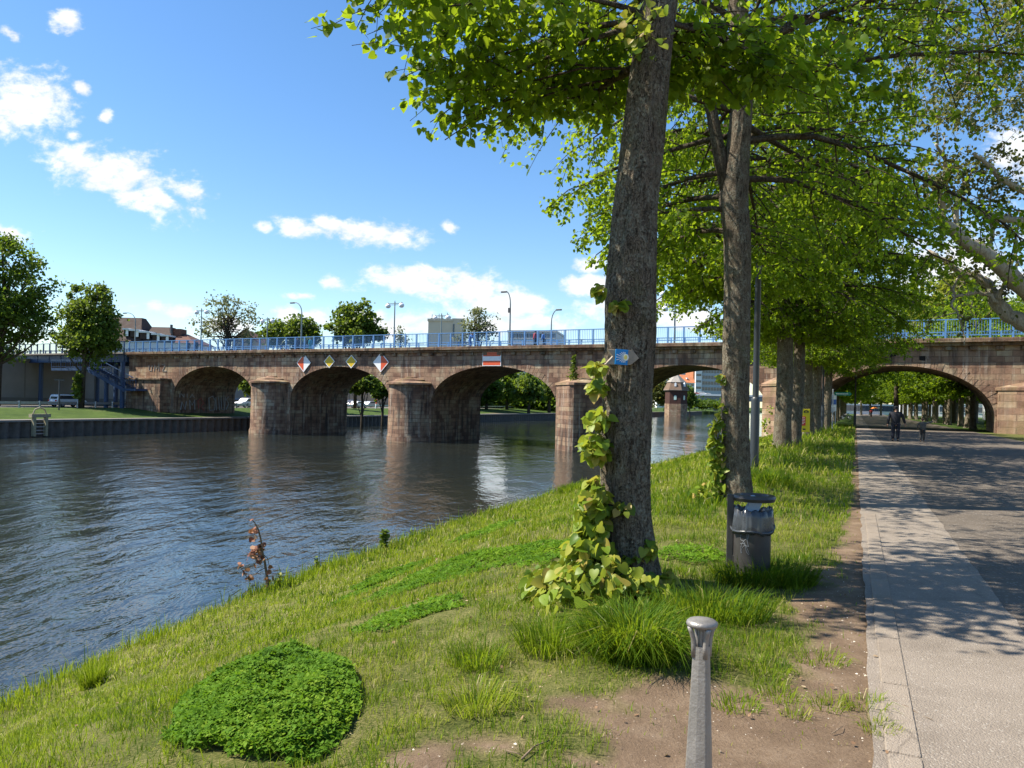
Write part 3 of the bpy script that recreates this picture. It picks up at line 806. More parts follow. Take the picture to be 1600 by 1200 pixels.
def trunk_mesh(name, ctr, rads, mat, parent, seed=1, n=72, dz=.05, flare=.5, rough=.06, local=False, lump=.08):
    """ctr list of xyz from the ground upward, rads same length"""
    C = np.array([tuple(c) for c in ctr], float); rd = np.array(rads, float)
    sl = np.concatenate([[0], np.cumsum(np.linalg.norm(np.diff(C, axis=0), axis=1))])
    m = int(sl[-1]/dz)+2; u = np.linspace(0, sl[-1], m)
    P = np.stack([np.interp(u, sl, C[:, k]) for k in range(3)], -1)
    # smooth the axis
    for _ in range(6): P[1:-1] = (P[:-2]+P[1:-1]*2+P[2:])/4
    rr_ = np.interp(u, sl, rd)
    th = np.linspace(0, 2*math.pi, n, endpoint=False)
    TT, UU = np.meshgrid(th, u)
    cx, cy = np.cos(TT), np.sin(TT)
    r = rr_[:, None]*np.ones_like(TT)
    per = lambda fx, fz, s: (fbm(cx*fx+50, UU*fz+cy*fx, s, 4)-.5)
    r = r*(1+lump*2*per(1.3, .9, seed)+rough*2*per(6, 2.2, seed+3)+rough*1.6*per(15, 5, seed+5))
    lobes = .5+.5*np.sin(TT*5+seed+.6*np.sin(TT*2))
    r = r*(1+flare*np.exp(-UU/.22)*(.45+lobes*.9))
    X = P[:, 0:1]+r*cx; Y = P[:, 1:2]+r*cy; Zz = P[:, 2:3]+0*r
    V = np.stack([X, Y, Zz], -1).reshape(-1, 3)
    I = np.arange(m*n).reshape(m, n); J = np.roll(I, -1, 1)
    F = np.stack([I[:-1], J[:-1], J[1:], I[1:]], -1).reshape(-1, 4)
    return np_mesh(name, V, [F], mat, parent, smooth=True, local=local)
def pix_trunk(pts, Y, z0):
    """(px,py,width) list at distance Y -> centres and radii"""
    C = []; Rr = []
    for px, py, w in pts:
        c = atY(px, py, Y); C.append(c); Rr.append(w/2/FPX*Y)
    C[0].z = z0-.12
    return C, Rr

LIMES = 'lime trees along the promenade'
# ---- nearest lime
b1 = hit(985, 915); Y1 = b1.y
t1 = thing('lime_tree', 'nearest lime tree with thick lichen-spotted trunk, blue shell sign and yellow-green shoots at its foot', 'tree', b1, 0, LIMES)
C, Rr = pix_trunk([(986, 925, 82), (984, 880, 78), (979, 800, 73), (978, 700, 75), (981, 600, 74), (985, 520, 78), (984, 450, 78), (991, 330, 69), (1003, 230, 67), (1012, 150, 63), (1022, 60, 58), (1030, 0, 56)], Y1, b1.z)
top = C[-1]
for k in range(1, 10): C.append(top+Vector((.05*k, .03*k, 1.0*k))); Rr.append(max(.03, .165-.017*k))
trunk_mesh('trunk', C, Rr, M_BARK, t1, 3, 150, .022, .45, .075, lump=.11)
def axis1(z, C=C):
    zs = [c.z for c in C]; return (np.interp(z, zs, [c.x for c in C]), np.interp(z, zs, [c.y for c in C]), z)
rng = np.random.default_rng(11)
def bias1(az, f):
    # shorter on the camera side low down, long over the water
    c = math.cos(az-math.pi*.86); g = 1.0+.18*c
    if math.sin(az) < -.2: g *= .62+.1*f
    return g
def lifted(p):
    # the crown has been lifted: nothing hangs below this
    x, y, z = p; d = b1.x+.05-x
    if y < b1.y-.1 and -.9 < d < .45 and z < 7: return False
    zz = 4.12+.45*max(0, d-1.6)+2.5*max(0, d-2.9)+1.5*(float(vn(x*1.1+3, y*1.1, 9))-.5)*(.6 if d > 0 else 1) if d > 0 else 4.3+.1*max(0, -d-1)
    return z > zz+.42*max(0, y-b1.y-.3)-.45*min(1.5, max(0, b1.y-.7-y))
mb, LP, LD = crown(rng, axis1, 4.3, 13.0, lambda f: 4.3*(.78+.35*math.sin(math.pi*min(1, f*1.3)))*(1-f**3*.75), 44, .046, 3.1, 7, 8, .4, (8, 62), .09, bias1, keep=lifted)
# low skirt limbs that hang into view over the bank
for (az, z, L, el, dr) in [(188, 5.0, 3.2, 4, .5), (205, 4.8, 2.9, 2, .5), (222, 4.9, 3.1, 2, .6), (172, 4.9, 3.4, 5, .5), (160, 5.0, 3.6, 8, .5), (238, 4.9, 2.4, 2, .6), (150, 5.4, 4.0, 12, .5), (196, 5.4, 3.5, 8, .6), (214, 5.5, 3.4, 6, .6), (250, 5.0, 2.2, 0, .6), (20, 5.0, 3.0, 8, .5), (350, 5.1, 3.2, 8, .6), (60, 5.0, 3.6, 8, .5), (100, 5.0, 3.6, 8, .5), (180, 5.8, 4.0, 14, .6), (165, 5.7, 4.2, 12, .5), (330, 5.3, 3.4, 8, .6), (230, 5.6, 3.0, 6, .7)]:
    m2, a, b = crown(rng, axis1, z, z+.01, lambda f: L, 1, .036, 4.0, 8, 8, dr, (el, el), .09, keep=lifted, az0=R(az))
    n0 = len(mb.v); mb.v += m2.v; mb.f += [tuple(i+n0 for i in q) for q in m2.f]
    LP = np.vstack([LP, a]); LD = np.vstack([LD, b])
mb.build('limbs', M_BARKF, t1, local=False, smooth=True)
k_ = (LP[:, 2] < 5.6) | (rng.random(len(LP)) < .42); LP, LD = LP[k_], LD[k_]
leaf_obj('crown', HEART, LP, LD, rng.uniform(.042, .088, len(LP)), clump_tint(LP, rng, .9, .5, .6), M_LEAF, rng, t1)
print('lime1', len(LP))

# shoots at the foot and up the water side of the trunk
def shoots(parent, polys, Y, seed, size, dens, name='shoot_leaves', spread=.28, front=.1):
    """polys: pixel polygons (list of centre,rx,ry) giving where shoots grow on that tree"""
    rng = np.random.default_rng(seed)
    for (cx, cy, rx, ry, n) in polys:
        P = []; Dd = []; m = MB()
        for i in range(int(n*dens)):
            a = rng.uniform(0, 2*math.pi); q = math.sqrt(rng.uniform(0, 1))
            px, py = cx+rx*q*math.cos(a), cy+ry*q*math.sin(a)
            v = atY(px, py, Y-front+rng.normal(0, spread)*min(1, rx/60.)); g = gz(v.x, v.y)
            if v.z < g+.03: v.z = g+rng.uniform(.03, .12)
            P.append(tuple(v)); o = (px-cx)/max(rx, 1)
            Dd.append((o*.5-.25+rng.normal(0, .45), -.45+rng.normal(0, .4), rng.uniform(-1.3, .1)))
            if i % 5 == 0 and n > 30:
                root = atY(cx+rx*.5, min(cy+ry, cy+ry*.8), Y); 
                m.tube([(v.x, v.y, v.z), (v.x*.5+root.x*.5, v.y*.5+root.y*.5, v.z-.12), (v.x*.3+root.x*.7, v.y*.3+root.y*.7, max(g, v.z-.35))], [.003, .005, .007], 4, cap=False)
        P = np.array(P); Dd = np.array(Dd)
        q_ = leaf_obj(name, HEART, P, Dd, rng.uniform(size*.55, size*1.15, len(P))*(1 if n > 28 else .8), rng.normal(.5, .3, len(P)), M_LEAFY, rng, parent, .55)
        if m.f: m.build('shoot_stem', M_BARKF, q_, local=False)
shoots(t1, [(905, 925, 70, 45, 150), (860, 955, 42, 35, 60), (960, 920, 60, 40, 95), (1010, 935, 40, 40, 60), (920, 870, 38, 35, 75), (925, 820, 22, 45, 60), (928, 775, 17, 25, 36), (930, 700, 22, 22, 26), (935, 655, 17, 16, 18), (933, 605, 12, 14, 9), (933, 575, 11, 14, 8), (938, 455, 7, 10, 5), (968, 478, 10, 9, 7), (970, 795, 16, 8, 8), (985, 872, 12, 10, 8), (1014, 858, 8, 14, 10), (1010, 45, 40, 45, 20)], Y1, 5, .10, 4.2, front=.2)

# ---- second lime, forked high up
b2 = hit(1150, 785); Y2 = b2.y
t2 = thing('lime_tree', 'second lime tree with a forked trunk right behind the litter bin', 'tree', b2, 0, LIMES)
C2, R2 = pix_trunk([(1150, 790, 50), (1150, 735, 43), (1148, 650, 42), (1150, 560, 41), (1152, 450, 40), (1152, 370, 42), (1146, 310, 45), (1153, 230, 36), (1160, 150, 33), (1158, 60, 30), (1152, 0, 28)], Y2, b2.z)
top = C2[-1]
for k in range(1, 9): C2.append(top+Vector((-.03*k, .05*k, 1.0*k))); R2.append(max(.03, .16-.018*k))
trunk_mesh('trunk', C2, R2, M_BARK, t2, 8, 80, .05, .4, .05)
def axis2(z, C=C2):
    zs = [c.z for c in C]; return (np.interp(z, zs, [c.x for c in C]), np.interp(z, zs, [c.y for c in C]), z)
rng = np.random.default_rng(23)
def bias2(az, f): return 1.0-.10*math.sin(az)+.08*max(0, math.cos(az-.3))
def lifted2(p):
    x, y, z = p; d = b2.x-x
    if y < b2.y-.1 and -.75 < x-b2.x*y/b2.y < .6 and z < 8.5: return False
    return z > 3.85+.62*max(0, d-1.0) if d > 0 else z > 4.1-.1*max(0, -d-1)
mb, LP, LD = crown(rng, axis2, 4.3, 13.5, lambda f: 4.6*(.75+.4*math.sin(math.pi*min(1, f*1.25)))*(1-f**3*.75), 78, .052, 3.4, 7, 10, .5, (0, 62), .09, bias2, keep=lifted2)
for pts, w in (([(1142, 320), (1126, 250), (1112, 175), (1098, 130), (1088, 60)], .13), ([(1160, 130), (1195, 85), (1240, 30)], .085)):
    c = [atY(px, py, Y2) for px, py in pts]; mb.tube(c, [w*(1-.12*i) for i in range(len(c))], 10)
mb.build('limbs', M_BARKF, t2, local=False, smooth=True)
k_ = (LP[:, 2] < 8.3) | (rng.random(len(LP)) < .45); LP, LD = LP[k_], LD[k_]
leaf_obj('crown', OVAL, LP, LD, rng.uniform(.05, .098, len(LP)), clump_tint(LP, rng, .9, .5, .6), M_LEAF, rng, t2)
print('lime2', len(LP))
shoots(t2, [(1112, 775, 26, 25, 80), (1122, 725, 12, 35, 50), (1118, 680, 12, 25, 40), (1130, 650, 7, 18, 20), (1128, 595, 5, 10, 10)], Y2, 6, .11, 1.6, spread=.2)

# ---- shared stock for the rest of the row
def make_stock(seed, nprim, lsz, tmpl, n2, n3, nl, H=13.5, z0=4.1, rmax=4.3, tr=.29, twig=True, zmin=4.15, mat=None, bark=None):
    rng = np.random.default_rng(seed)
    sw = [rng.normal(0, .12) for _ in range(6)]
    zz = [-.15, .6, 2, 4, 6, 8, 10, H]
    C = [(sw[0]*z*.08+.1*math.sin(z*.6+seed), sw[1]*z*.08+.08*math.sin(z*.5+seed*2), z) for z in zz]
    C[0] = (C[1][0], C[1][1], -.15)
    Rr = [tr*1.1, tr*1.02, tr*.98, tr*.95, tr*.7, tr*.5, tr*.3, .03]
    ax = lambda z: (np.interp(z, zz, [c[0] for c in C]), np.interp(z, zz, [c[1] for c in C]), z)
    mb, LP, LD = crown(rng, ax, z0, H, lambda f: rmax*(.78+.36*math.sin(math.pi*min(1, f*1.25)))*(1-f**3*.8), nprim, .075, n2, n3, nl, .6, (0, 62), lsz, None, twig, keep=lambda p: p[2] > zmin+.22*max(0, math.hypot(p[0], p[1])-2))
    k_ = (LP[:, 2] < 9.5) | (rng.random(len(LP)) < .42); LP, LD = LP[k_], LD[k_]
    return C, Rr, mb, LP, LD, rng
def stock_tree(name, label, cat, loc, seed, group, nprim=46, lsz=.14, tmpl=OVAL, n2=2.2, n3=4, nl=5, leaf=None, bark=None, tn=40, dz=.12, **k):
    C, Rr, mb, LP, LD, rng = make_stock(seed, nprim, lsz, tmpl, n2, n3, nl, **k)
    r = thing(name, label, cat, loc, 0, group)
    trunk_mesh('trunk', C, Rr, bark or M_BARK, r, seed, tn, dz, .45, .05, local=True)
    mb.build('limbs', M_BARKF, r, smooth=True)
    leaf_obj('crown', tmpl, LP, LD, rng.uniform(lsz*.65, lsz*1.15, len(LP)), clump_tint(LP, rng, .6, .5, .6), leaf or M_LEAF, rng, r, local=True)
    return r
def retree(src, label, loc, rz, sc, group, sz=None):
    c = copy_tree(src); c.location = loc; c.rotation_euler = (0, 0, rz); c.scale = (sc, sc, sz or sc); c['label'] = label
    if group: c['group'] = group
    return c
b3 = xy(33.6, -2.45); 
def on(px, Y):
    a, b = ray(px, 640); return Vector((a*Y, Y, gz(a*Y, Y)))
t3 = stock_tree('lime_tree', 'third lime tree, thick and gnarled, left of the yellow notice', 'tree', on(1223, 29.5), 31, LIMES, 84, .115, OVAL, 3.2, 7, 9, tr=.31, rmax=5.1, z0=4.6, H=15)
t4 = stock_tree('lime_tree', 'slimmer lime trunk pressed against the right side of the gnarled third lime', 'tree', on(1243, 32.5), 37, LIMES, 74, .125, OVAL, 3.0, 7, 8, tr=.24, rmax=4.8, z0=4.6, H=14.5)
shoots(t3, [(1196, 705, 16, 22, 90), (1198, 665, 7, 14, 30), (1203, 640, 6, 8, 16), (1215, 720, 22, 8, 40)], 29.0, 9, .12, 1.0, spread=.3)
t5 = retree(t3, 'fourth lime trunk just right of the yellow notice, behind the gnarled pair', on(1263, 42.5), 2.1, .95, LIMES)
for ch in list(t5.children):
    if ch.name.startswith('shoot'):
        for c2_ in list(ch.children): bpy.data.objects.remove(c2_)
        bpy.data.objects.remove(ch)
t6 = retree(t4, 'fifth lime trunk left of the second grey lamp post', on(1277, 50), 4.0, 1.2, LIMES, 1.0)
t7 = retree(t5, 'last lime tree before the bridge, its trunk against the arch end', on(1292, 57), 5.2, .85, LIMES, .95)
retree(t4, 'lime tree whose trunk hides behind the second one, only its crown showing', on(1149, 21.5), 2.6, 1.0, LIMES, 1.14)
# ---- avenue beyond the bridge
ft = stock_tree('lime_tree', 'lime tree in the left row of the avenue seen through the promenade arch', 'tree', Vector((*xy(84, -2.6), 0)), 41, 'avenue beyond the bridge, left row', 56, .26, RHOMB, 2.4, 4, 7, twig=False, tn=20, dz=.4, z0=3.8, rmax=5.3, zmin=3.2)
k = 0
for i in range(1, 17):
    s = 84+i*8.2; x, y = xy(s, -2.6+((i*37) % 7-3)*.12)
    retree(ft, 'lime tree in the left row of the avenue seen through the promenade arch', (x, y, 0), i*1.7, .92+.16*((i*53) % 10)/10, 'avenue beyond the bridge, left row')
for i in range(0, 18):
    s = 82+i*7.6; x, y = xy(s, 10.3+((i*31) % 7-3)*.12)
    retree(ft, 'lime tree in the right row of the avenue seen through the promenade arch', (x, y, 0), i*2.3+1, .92+.16*((i*47) % 10)/10, 'avenue beyond the bridge, right row')
for i in range(0, 15):
    s = 90+i*8.4; x, y = xy(s, 16.5+((i*31) % 7-3)*.15)
    retree(ft, 'lime tree in the outer right row of the avenue behind the inner row', (x, y, 0), i*2.9+1, .92+.16*((i*47) % 10)/10, 'avenue beyond the bridge, outer row')

for i, (s_, t_) in enumerate(((236, 1.5), (240, 6.5), (246, -3), (250, 4), (243, 11))):
    x, y = xy(s_, t_); retree(ft, 'lime tree closing the far end of the avenue', (x, y, 0), i*1.9, 1.0, 'trees at the far end of the avenue')
# ---- blob-built crowns for the far trees: many leaf sprays through the volume
def spray_tree(name, label, cat, base, trunkpts, tr, blobs, n, lsz, leaf, seed, group=None, limbs=True, bark=None, hollow=.45, limbn=5):
    """base: world point; blobs: (dx,dy,dz,rx,ry,rz) about the base"""
    rng = np.random.default_rng(seed); r = thing(name, label, cat, base, 0, group)
    B = np.array(blobs, float); vol = B[:, 3]*B[:, 4]*B[:, 5]; w = vol**.8/np.sum(vol**.8)
    P = []
    for i, b in enumerate(B):
        # sub-clumps inside every blob
        nc = max(6, int(22*w[i]*len(B)))
        cu = rng.normal(0, 1, (nc, 3)); cu /= np.linalg.norm(cu, axis=1, keepdims=True)
        cc_ = cu*(rng.uniform(hollow, 1, (nc, 1)))
        m = int(n*w[i]); ci = rng.integers(0, nc, m)
        off = rng.normal(0, .20, (m, 3)); off[:, 2] *= .7
        P.append(b[:3]+(cc_[ci]+off)*b[3:])
    P = np.vstack(P)
    Dd = rng.normal(0, 1, P.shape); Dd[:, 2] -= .5
    leaf_obj('crown', RHOMB, P, Dd, rng.uniform(lsz*.6, lsz*1.3, len(P)), clump_tint(P, rng, 1.6/max(1, np.max(B[:, 3])), .45, .6), leaf, rng, r, 1.0, local=True)
    mb = MB()
    tp = [np.array(p, float) for p in trunkpts]
    mb.tube(tp, [tr*(1-.6*i/(len(tp)-1)) for i in range(len(tp))], 9)
    mb.build('trunk', bark or M_BARKF, r, smooth=True)
    if limbs:
        mb = MB()
        for b in B:
            for q in range(limbn):
                u = rng.uniform(.35, 1.0); j = min(len(tp)-2, int(u*(len(tp)-1))); fr = u*(len(tp)-1)-j
                a = tp[j]*(1-fr)+tp[j+1]*fr
                v = rng.normal(0, 1, 3); v /= np.linalg.norm(v); e = b[:3]+v*b[3:]*.85
                md = (a+e)/2+rng.normal(0, .12, 3)*b[3:]; md[2] += .1*b[5]
                mb.tube([a, (a*.6+md*.4), md, (md+e)/2+rng.normal(0, .05, 3)*b[3:], e], [tr*.38, tr*.3, tr*.2, tr*.12, tr*.04], 5, cap=False)
        mb.build('limbs', bark or M_BARKF, r, smooth=True)
    return r
def px_tree(name, label, Y, basepx, blobs_px, tr_px, n, lpx, leaf, seed, group=None, zb=None, depth=1.0, **k):
    """place a far tree from where its parts are seen"""
    bx, by = basepx; b = atY(bx, by, Y)
    if zb is not None: b.z = zb
    else: b.z = gz(b.x, b.y)
    B = []
    for cx, cy, rx, ry in blobs_px:
        c = atY(cx, cy, Y)-b; B.append((c.x, c.y, c.z, rx*Y/FPX, rx*Y/FPX*depth, ry*Y/FPX))
    tops = max(B, key=lambda q: q[2])
    mz = np.mean([q[2] for q in B]); mxx = np.mean([q[0] for q in B])
    tp = [(0, 0, -.2), (mxx*.15, 0, mz*.35), (mxx*.5, 0, mz*.75), (mxx*.8, 0, mz*1.05)]
    return spray_tree(name, label, 'tree', b, tp, tr_px*Y/FPX/2, B, n, lpx*Y/FPX, leaf, seed, group, **k)
FB = 'trees on the far bank'
px_tree('broad_tree', 'big dark green tree cut by the left edge of the view', 104, (-8, 640), [(20, 470, 60, 55), (-35, 480, 70, 70), (55, 440, 40, 45), (10, 410, 42, 42), (50, 510, 38, 35), (-30, 400, 60, 45), (75, 500, 20, 30), (-20, 540, 60, 30)], 15, 15000, 4.8, M_LEAFD, 51, FB)
px_tree('broad_tree', 'pointed green tree standing on the quay before the blue stairs', 100, (127, 637), [(140, 530, 38, 40), (150, 480, 28, 35), (125, 500, 32, 35), (165, 520, 24, 34), (110, 540, 22, 22), (150, 455, 14, 18), (170, 545, 18, 15), (118, 465, 14, 18)], 9, 13000, 4.2, M_LEAFM, 52, FB)
px_tree('shoot_bush', 'leafy shoots wrapped round the lower trunk of the pointed green tree', 99.4, (123, 637), [(121, 610, 7, 14), (119, 598, 5, 10), (123, 590, 4, 12)], 2, 700, 4.5, M_LEAFM, 53, None)
px_tree('bare_tree', 'nearly bare spring tree with thin pale leaves above the far arch', 128, (357, 560), [(357, 490, 36, 32), (330, 505, 26, 24), (385, 500, 24, 28), (357, 470, 20, 14), (320, 520, 18, 16), (390, 525, 18, 14)], 5.5, 1500, 3.6, M_LEAFP, 54, FB, zb=1.0, hollow=.3, limbn=14)
px_tree('round_tree', 'mid green tree behind the left curved arm lamp', 135, (462, 570), [(440, 520, 30, 22), (470, 512, 26, 20), (425, 528, 18, 16), (485, 522, 18, 18), (475, 535, 24, 14)], 6, 4200, 4.6, M_LEAFM, 55, FB, zb=0.0)
px_tree('round_tree', 'twin-crowned green tree in the middle of the bridge skyline', 132, (556, 570), [(540, 497, 20, 26), (567, 495, 18, 25), (525, 515, 16, 18), (555, 518, 32, 22), (590, 515, 16, 18), (580, 500, 12, 18)], 6, 5200, 4.6, M_LEAFM, 56, FB, zb=0.0)
px_tree('bare_tree', 'small thin bare tree right of the twin-crowned green tree', 150, (628, 570), [(628, 530, 14, 14), (622, 520, 10, 12)], 2.5, 260, 3, M_LEAFP, 57, FB, zb=0.0, hollow=.2, limbn=14)
px_tree('airy_tree', 'airy olive tree beside the cream flat-roofed building', 150, (750, 570), [(748, 500, 24, 22), (735, 515, 18, 16), (765, 515, 18, 18), (748, 488, 16, 12), (720, 528, 14, 10)], 4, 1500, 3.2, M_LEAFP, 58, FB, zb=0.0, hollow=.2, limbn=10)
# dark trees seen through the water arches
for i, (px, py, rx, ry, Yt, lf, lab) in enumerate([(760, 612, 26, 26, 205, M_LEAFD, 'dark bushy tree at the left of the widest arch'), (792, 604, 26, 30, 215, M_LEAFD, 'darkest dense tree in the middle of the widest arch'), (826, 610, 26, 30, 200, M_LEAFM, 'lighter tree with a visible bare trunk in the widest arch'), (858, 608, 24, 30, 222, M_LEAFM, 'bushy tree at the right edge of the widest arch'),
                                          (742, 622, 18, 20, 230, M_LEAFD, 'dark shrub tree behind the quay lawn in the widest arch'), (566, 600, 26, 20, 118, M_LEAFM, 'leaning dark-trunked tree over the parked white car'), (598, 605, 18, 24, 128, M_LEAFD, 'dark tree beside the red and white pole'), (540, 602, 14, 18, 150, M_LEAFD, 'dark tree behind the parked white car'), (392, 600, 16, 18, 140, M_LEAFM, 'bright green tree seen through the far arch')]):
    px_tree('round_tree', lab, Yt, (px, 640), [(px, py-6, rx, ry*.7), (px-rx*.4, py+4, rx*.7, ry*.6), (px+rx*.45, py+2, rx*.65, ry*.65), (px, py-ry*.5, rx*.6, ry*.5)], 5.5, 3000, 4.6, lf, 70+i, 'trees seen through the water arches', limbn=3)
# undergrowth behind them
def thicket(name, label, pts, Yt, n, lpx, leaf, seed, kind=None):
    rng = np.random.default_rng(seed); P = []
    for (cx, cy, rx, ry) in pts:
        m = n//len(pts)
        q = rng.normal(0, .5, (m, 3))
        for a in q:
            v = atY(cx+a[0]*rx, cy+a[1]*ry, Yt+a[2]*rx*Yt/FPX); v.z = max(v.z, gz(v.x, v.y)+.05); P.append(tuple(v))
    P = np.array(P); Dd = rng.normal(0, 1, P.shape)
    o = leaf_obj(name, RHOMB, P, Dd, rng.uniform(lpx*.6, lpx*1.3, len(P))*Yt/FPX, rng.normal(.4, .25, len(P)), leaf, rng, None, 1.0)
    tag(o, label, 'undergrowth', None, 'stuff'); return o
thicket('undergrowth', 'dark undergrowth at the back of the far lawn, in the widest arch', [(748, 628, 22, 12), (778, 625, 24, 16), (810, 626, 24, 14), (845, 626, 26, 14), (872, 622, 20, 16)], 235, 9000, 4.5, M_LEAFD, 91)
thicket('undergrowth', 'green bushes left of the wooden crane tower', [(1022, 615, 16, 20), (1032, 605, 14, 18), (1040, 622, 12, 12)], 330, 2600, 3.6, M_LEAFO, 92)
thicket('undergrowth', 'bushes under the concrete road bridge', [(1100, 632, 20, 6), (1125, 632, 20, 6), (1080, 628, 12, 10)], 430, 2600, 3.2, M_LEAFD, 93)
px_tree('round_tree', 'bright green tree right of the wooden crane tower', 345, (1078, 640), [(1078, 612, 9, 11), (1082, 622, 9, 9), (1074, 626, 8, 8)], 2, 1300, 3.4, M_LEAFM, 94, FB)
# bright tree beyond the right end of the bridge
px_tree('round_tree', 'bright yellow-green tree beyond the right end of the bridge', 105, (1490, 640), [(1490, 470, 45, 40), (1465, 495, 35, 30), (1520, 490, 38, 32), (1495, 440, 24, 22), (1450, 520, 26, 20), (1540, 515, 26, 20), (1490, 525, 60, 20)], 8, 9000, 5.5, M_LEAFG, 95, 'trees beyond the right end of the bridge')
px_tree('round_tree', 'green tree behind the bright yellow-green tree, nearer the avenue', 112, (1400, 640), [(1400, 490, 45, 40), (1380, 510, 38, 30), (1430, 510, 32, 30)], 8, 6000, 5.5, M_LEAFM, 96, 'trees beyond the right end of the bridge')

# ---- plane tree at the right: pale twisting limbs reach in from outside the frame
Yp = 33.0
pb = on(1745, Yp)
pt = thing('plane_tree', 'old plane tree with pale twisting limbs and sparse olive leaves at the right edge', 'tree', pb)
mb = MB(); mb.tube([pb+Vector((0, 0, -.2)), pb+Vector((-.05, 0, 1.5)), pb+Vector((-.2, .1, 3.2)), pb+Vector((-.1, 0, 5.5)), pb+Vector((.4, .3, 9)), pb+Vector((.6, .2, 13))], [.62, .52, .5, .42, .3, .12], 16)
mb.build('trunk', M_PLANE, pt, local=False, smooth=True)
limbs = MB(); PLP = []; PLD = []; rng = np.random.default_rng(77)
def limb(pts, w0, w1, dep=0.0, twigs=9, lv=14):
    c = [atY(px, py, Yp+dep*i/len(pts)) for i, (px, py) in enumerate(pts)]
    n = len(c); rad = [(w0+(w1-w0)*i/(n-1))/2*Yp/FPX for i in range(n)]
    # subdivide for a knotty outline
    P2 = []; R2_ = []
    for i in range(n-1):
        for q in range(3):
            f = q/3; P2.append(c[i].lerp(c[i+1], f)+Vector(rng.normal(0, .03, 3))); R2_.append((rad[i]*(1-f)+rad[i+1]*f)*rng.uniform(.92, 1.1))
    P2.append(c[-1]); R2_.append(rad[-1])
    limbs.tube(P2, R2_, 10)
    for k in range(twigs):
        u = rng.uniform(.25, 1); j = min(n-2, int(u*(n-1))); f = u*(n-1)-j; a = np.array(c[j].lerp(c[j+1], f))
        tw = bend(a, rng.normal(0, 1, 3)+np.array([0, 0, .35]), rng.uniform(.6, 2.0), 5, .3, .3, rng)
        limbs.tube(tw, [.03, .022, .018, .012, .008, .005], 4, cap=False)
        for q in range(3):
            t2_ = bend(tw[rng.integers(2, 6)], rng.normal(0, 1, 3), rng.uniform(.3, .9), 3, .4, .25, rng)
            limbs.tube(t2_, [.012, .009, .006, .004], 3, cap=False)
            for z_ in range(lv):
                x = t2_[rng.integers(0, 4)]+rng.normal(0, .10, 3); PLP.append(x); PLD.append(rng.normal(0, 1, 3)+np.array([0, 0, -.5]))
limb([(1745, 560), (1690, 520), (1620, 470), (1580, 432), (1545, 400), (1510, 380), (1480, 352), (1470, 345)], 34, 13, -2)
limb([(1470, 345), (1473, 325), (1468, 300), (1448, 285), (1420, 272)], 14, 5, -1, 8)
limb([(1468, 300), (1478, 275), (1475, 250), (1462, 225)], 9, 4, -1, 7)
limb([(1468, 300), (1450, 275), (1440, 258)], 6, 3, 0, 5)
limb([(1500, 372), (1493, 335), (1500, 300), (1520, 268)], 9, 4, 0, 7)
limb([(1745, 600), (1680, 545), (1610, 510), (1575, 492), (1555, 470), (1546, 446), (1525, 432), (1500, 426), (1478, 410), (1450, 392)], 30, 6, 1, 9)
limb([(1558, 472), (1545, 460), (1522, 458), (1492, 463), (1488, 450), (1500, 432)], 8, 3, 0, 5, 6)
limb([(1490, 460), (1487, 480), (1498, 490), (1502, 505), (1506, 540)], 4, 2, 0, 4, 8)
limb([(1560, 468), (1563, 450), (1573, 447), (1576, 455)], 9, 3, 0, 2, 4)
limb([(1720, 420), (1640, 365), (1600, 345), (1560, 342), (1530, 330), (1505, 310), (1480, 300)], 16, 4, 1, 9)
limb([(1720, 380), (1640, 330), (1600, 300), (1565, 280), (1540, 255), (1520, 240)], 14, 4, -1, 9)
limb([(1540, 400), (1550, 370), (1545, 330), (1550, 300)], 7, 3, 0, 6)
limb([(1575, 430), (1590, 390), (1588, 360), (1596, 330)], 6, 3, 1, 6)
limb([(1590, 440), (1588, 420), (1592, 402), (1580, 396), (1570, 400)], 6, 3, 1, 3, 6)
for q in range(1500):
    px, py = rng.uniform(1400, 1680), rng.uniform(-60, 330); 
    if rng.random() < .35+.55*(py > 200): continue
    c = np.array(atY(px, py, Yp+rng.normal(1, 2.5)))
    tw = bend(c, rng.normal(0, 1, 3), rng.uniform(.4, 1.3), 4, .3, .3, rng); limbs.tube(tw, [.014, .012, .009, .006, .004], 3, cap=False)
    for z_ in range(16): PLP.append(tw[rng.integers(0, 5)]+rng.normal(0, .13, 3)); PLD.append(rng.normal(0, 1, 3)+np.array([0, 0, -.5]))
limbs.build('limbs', M_PLANE, pt, local=False, smooth=True)
PLP = np.array(PLP); PLD = np.array(PLD)
leaf_obj('crown', OVAL, PLP, PLD, rng.uniform(.10, .20, len(PLP)), rng.normal(.45, .3, len(PLP)), M_LEAFO, rng, pt, 1.0)
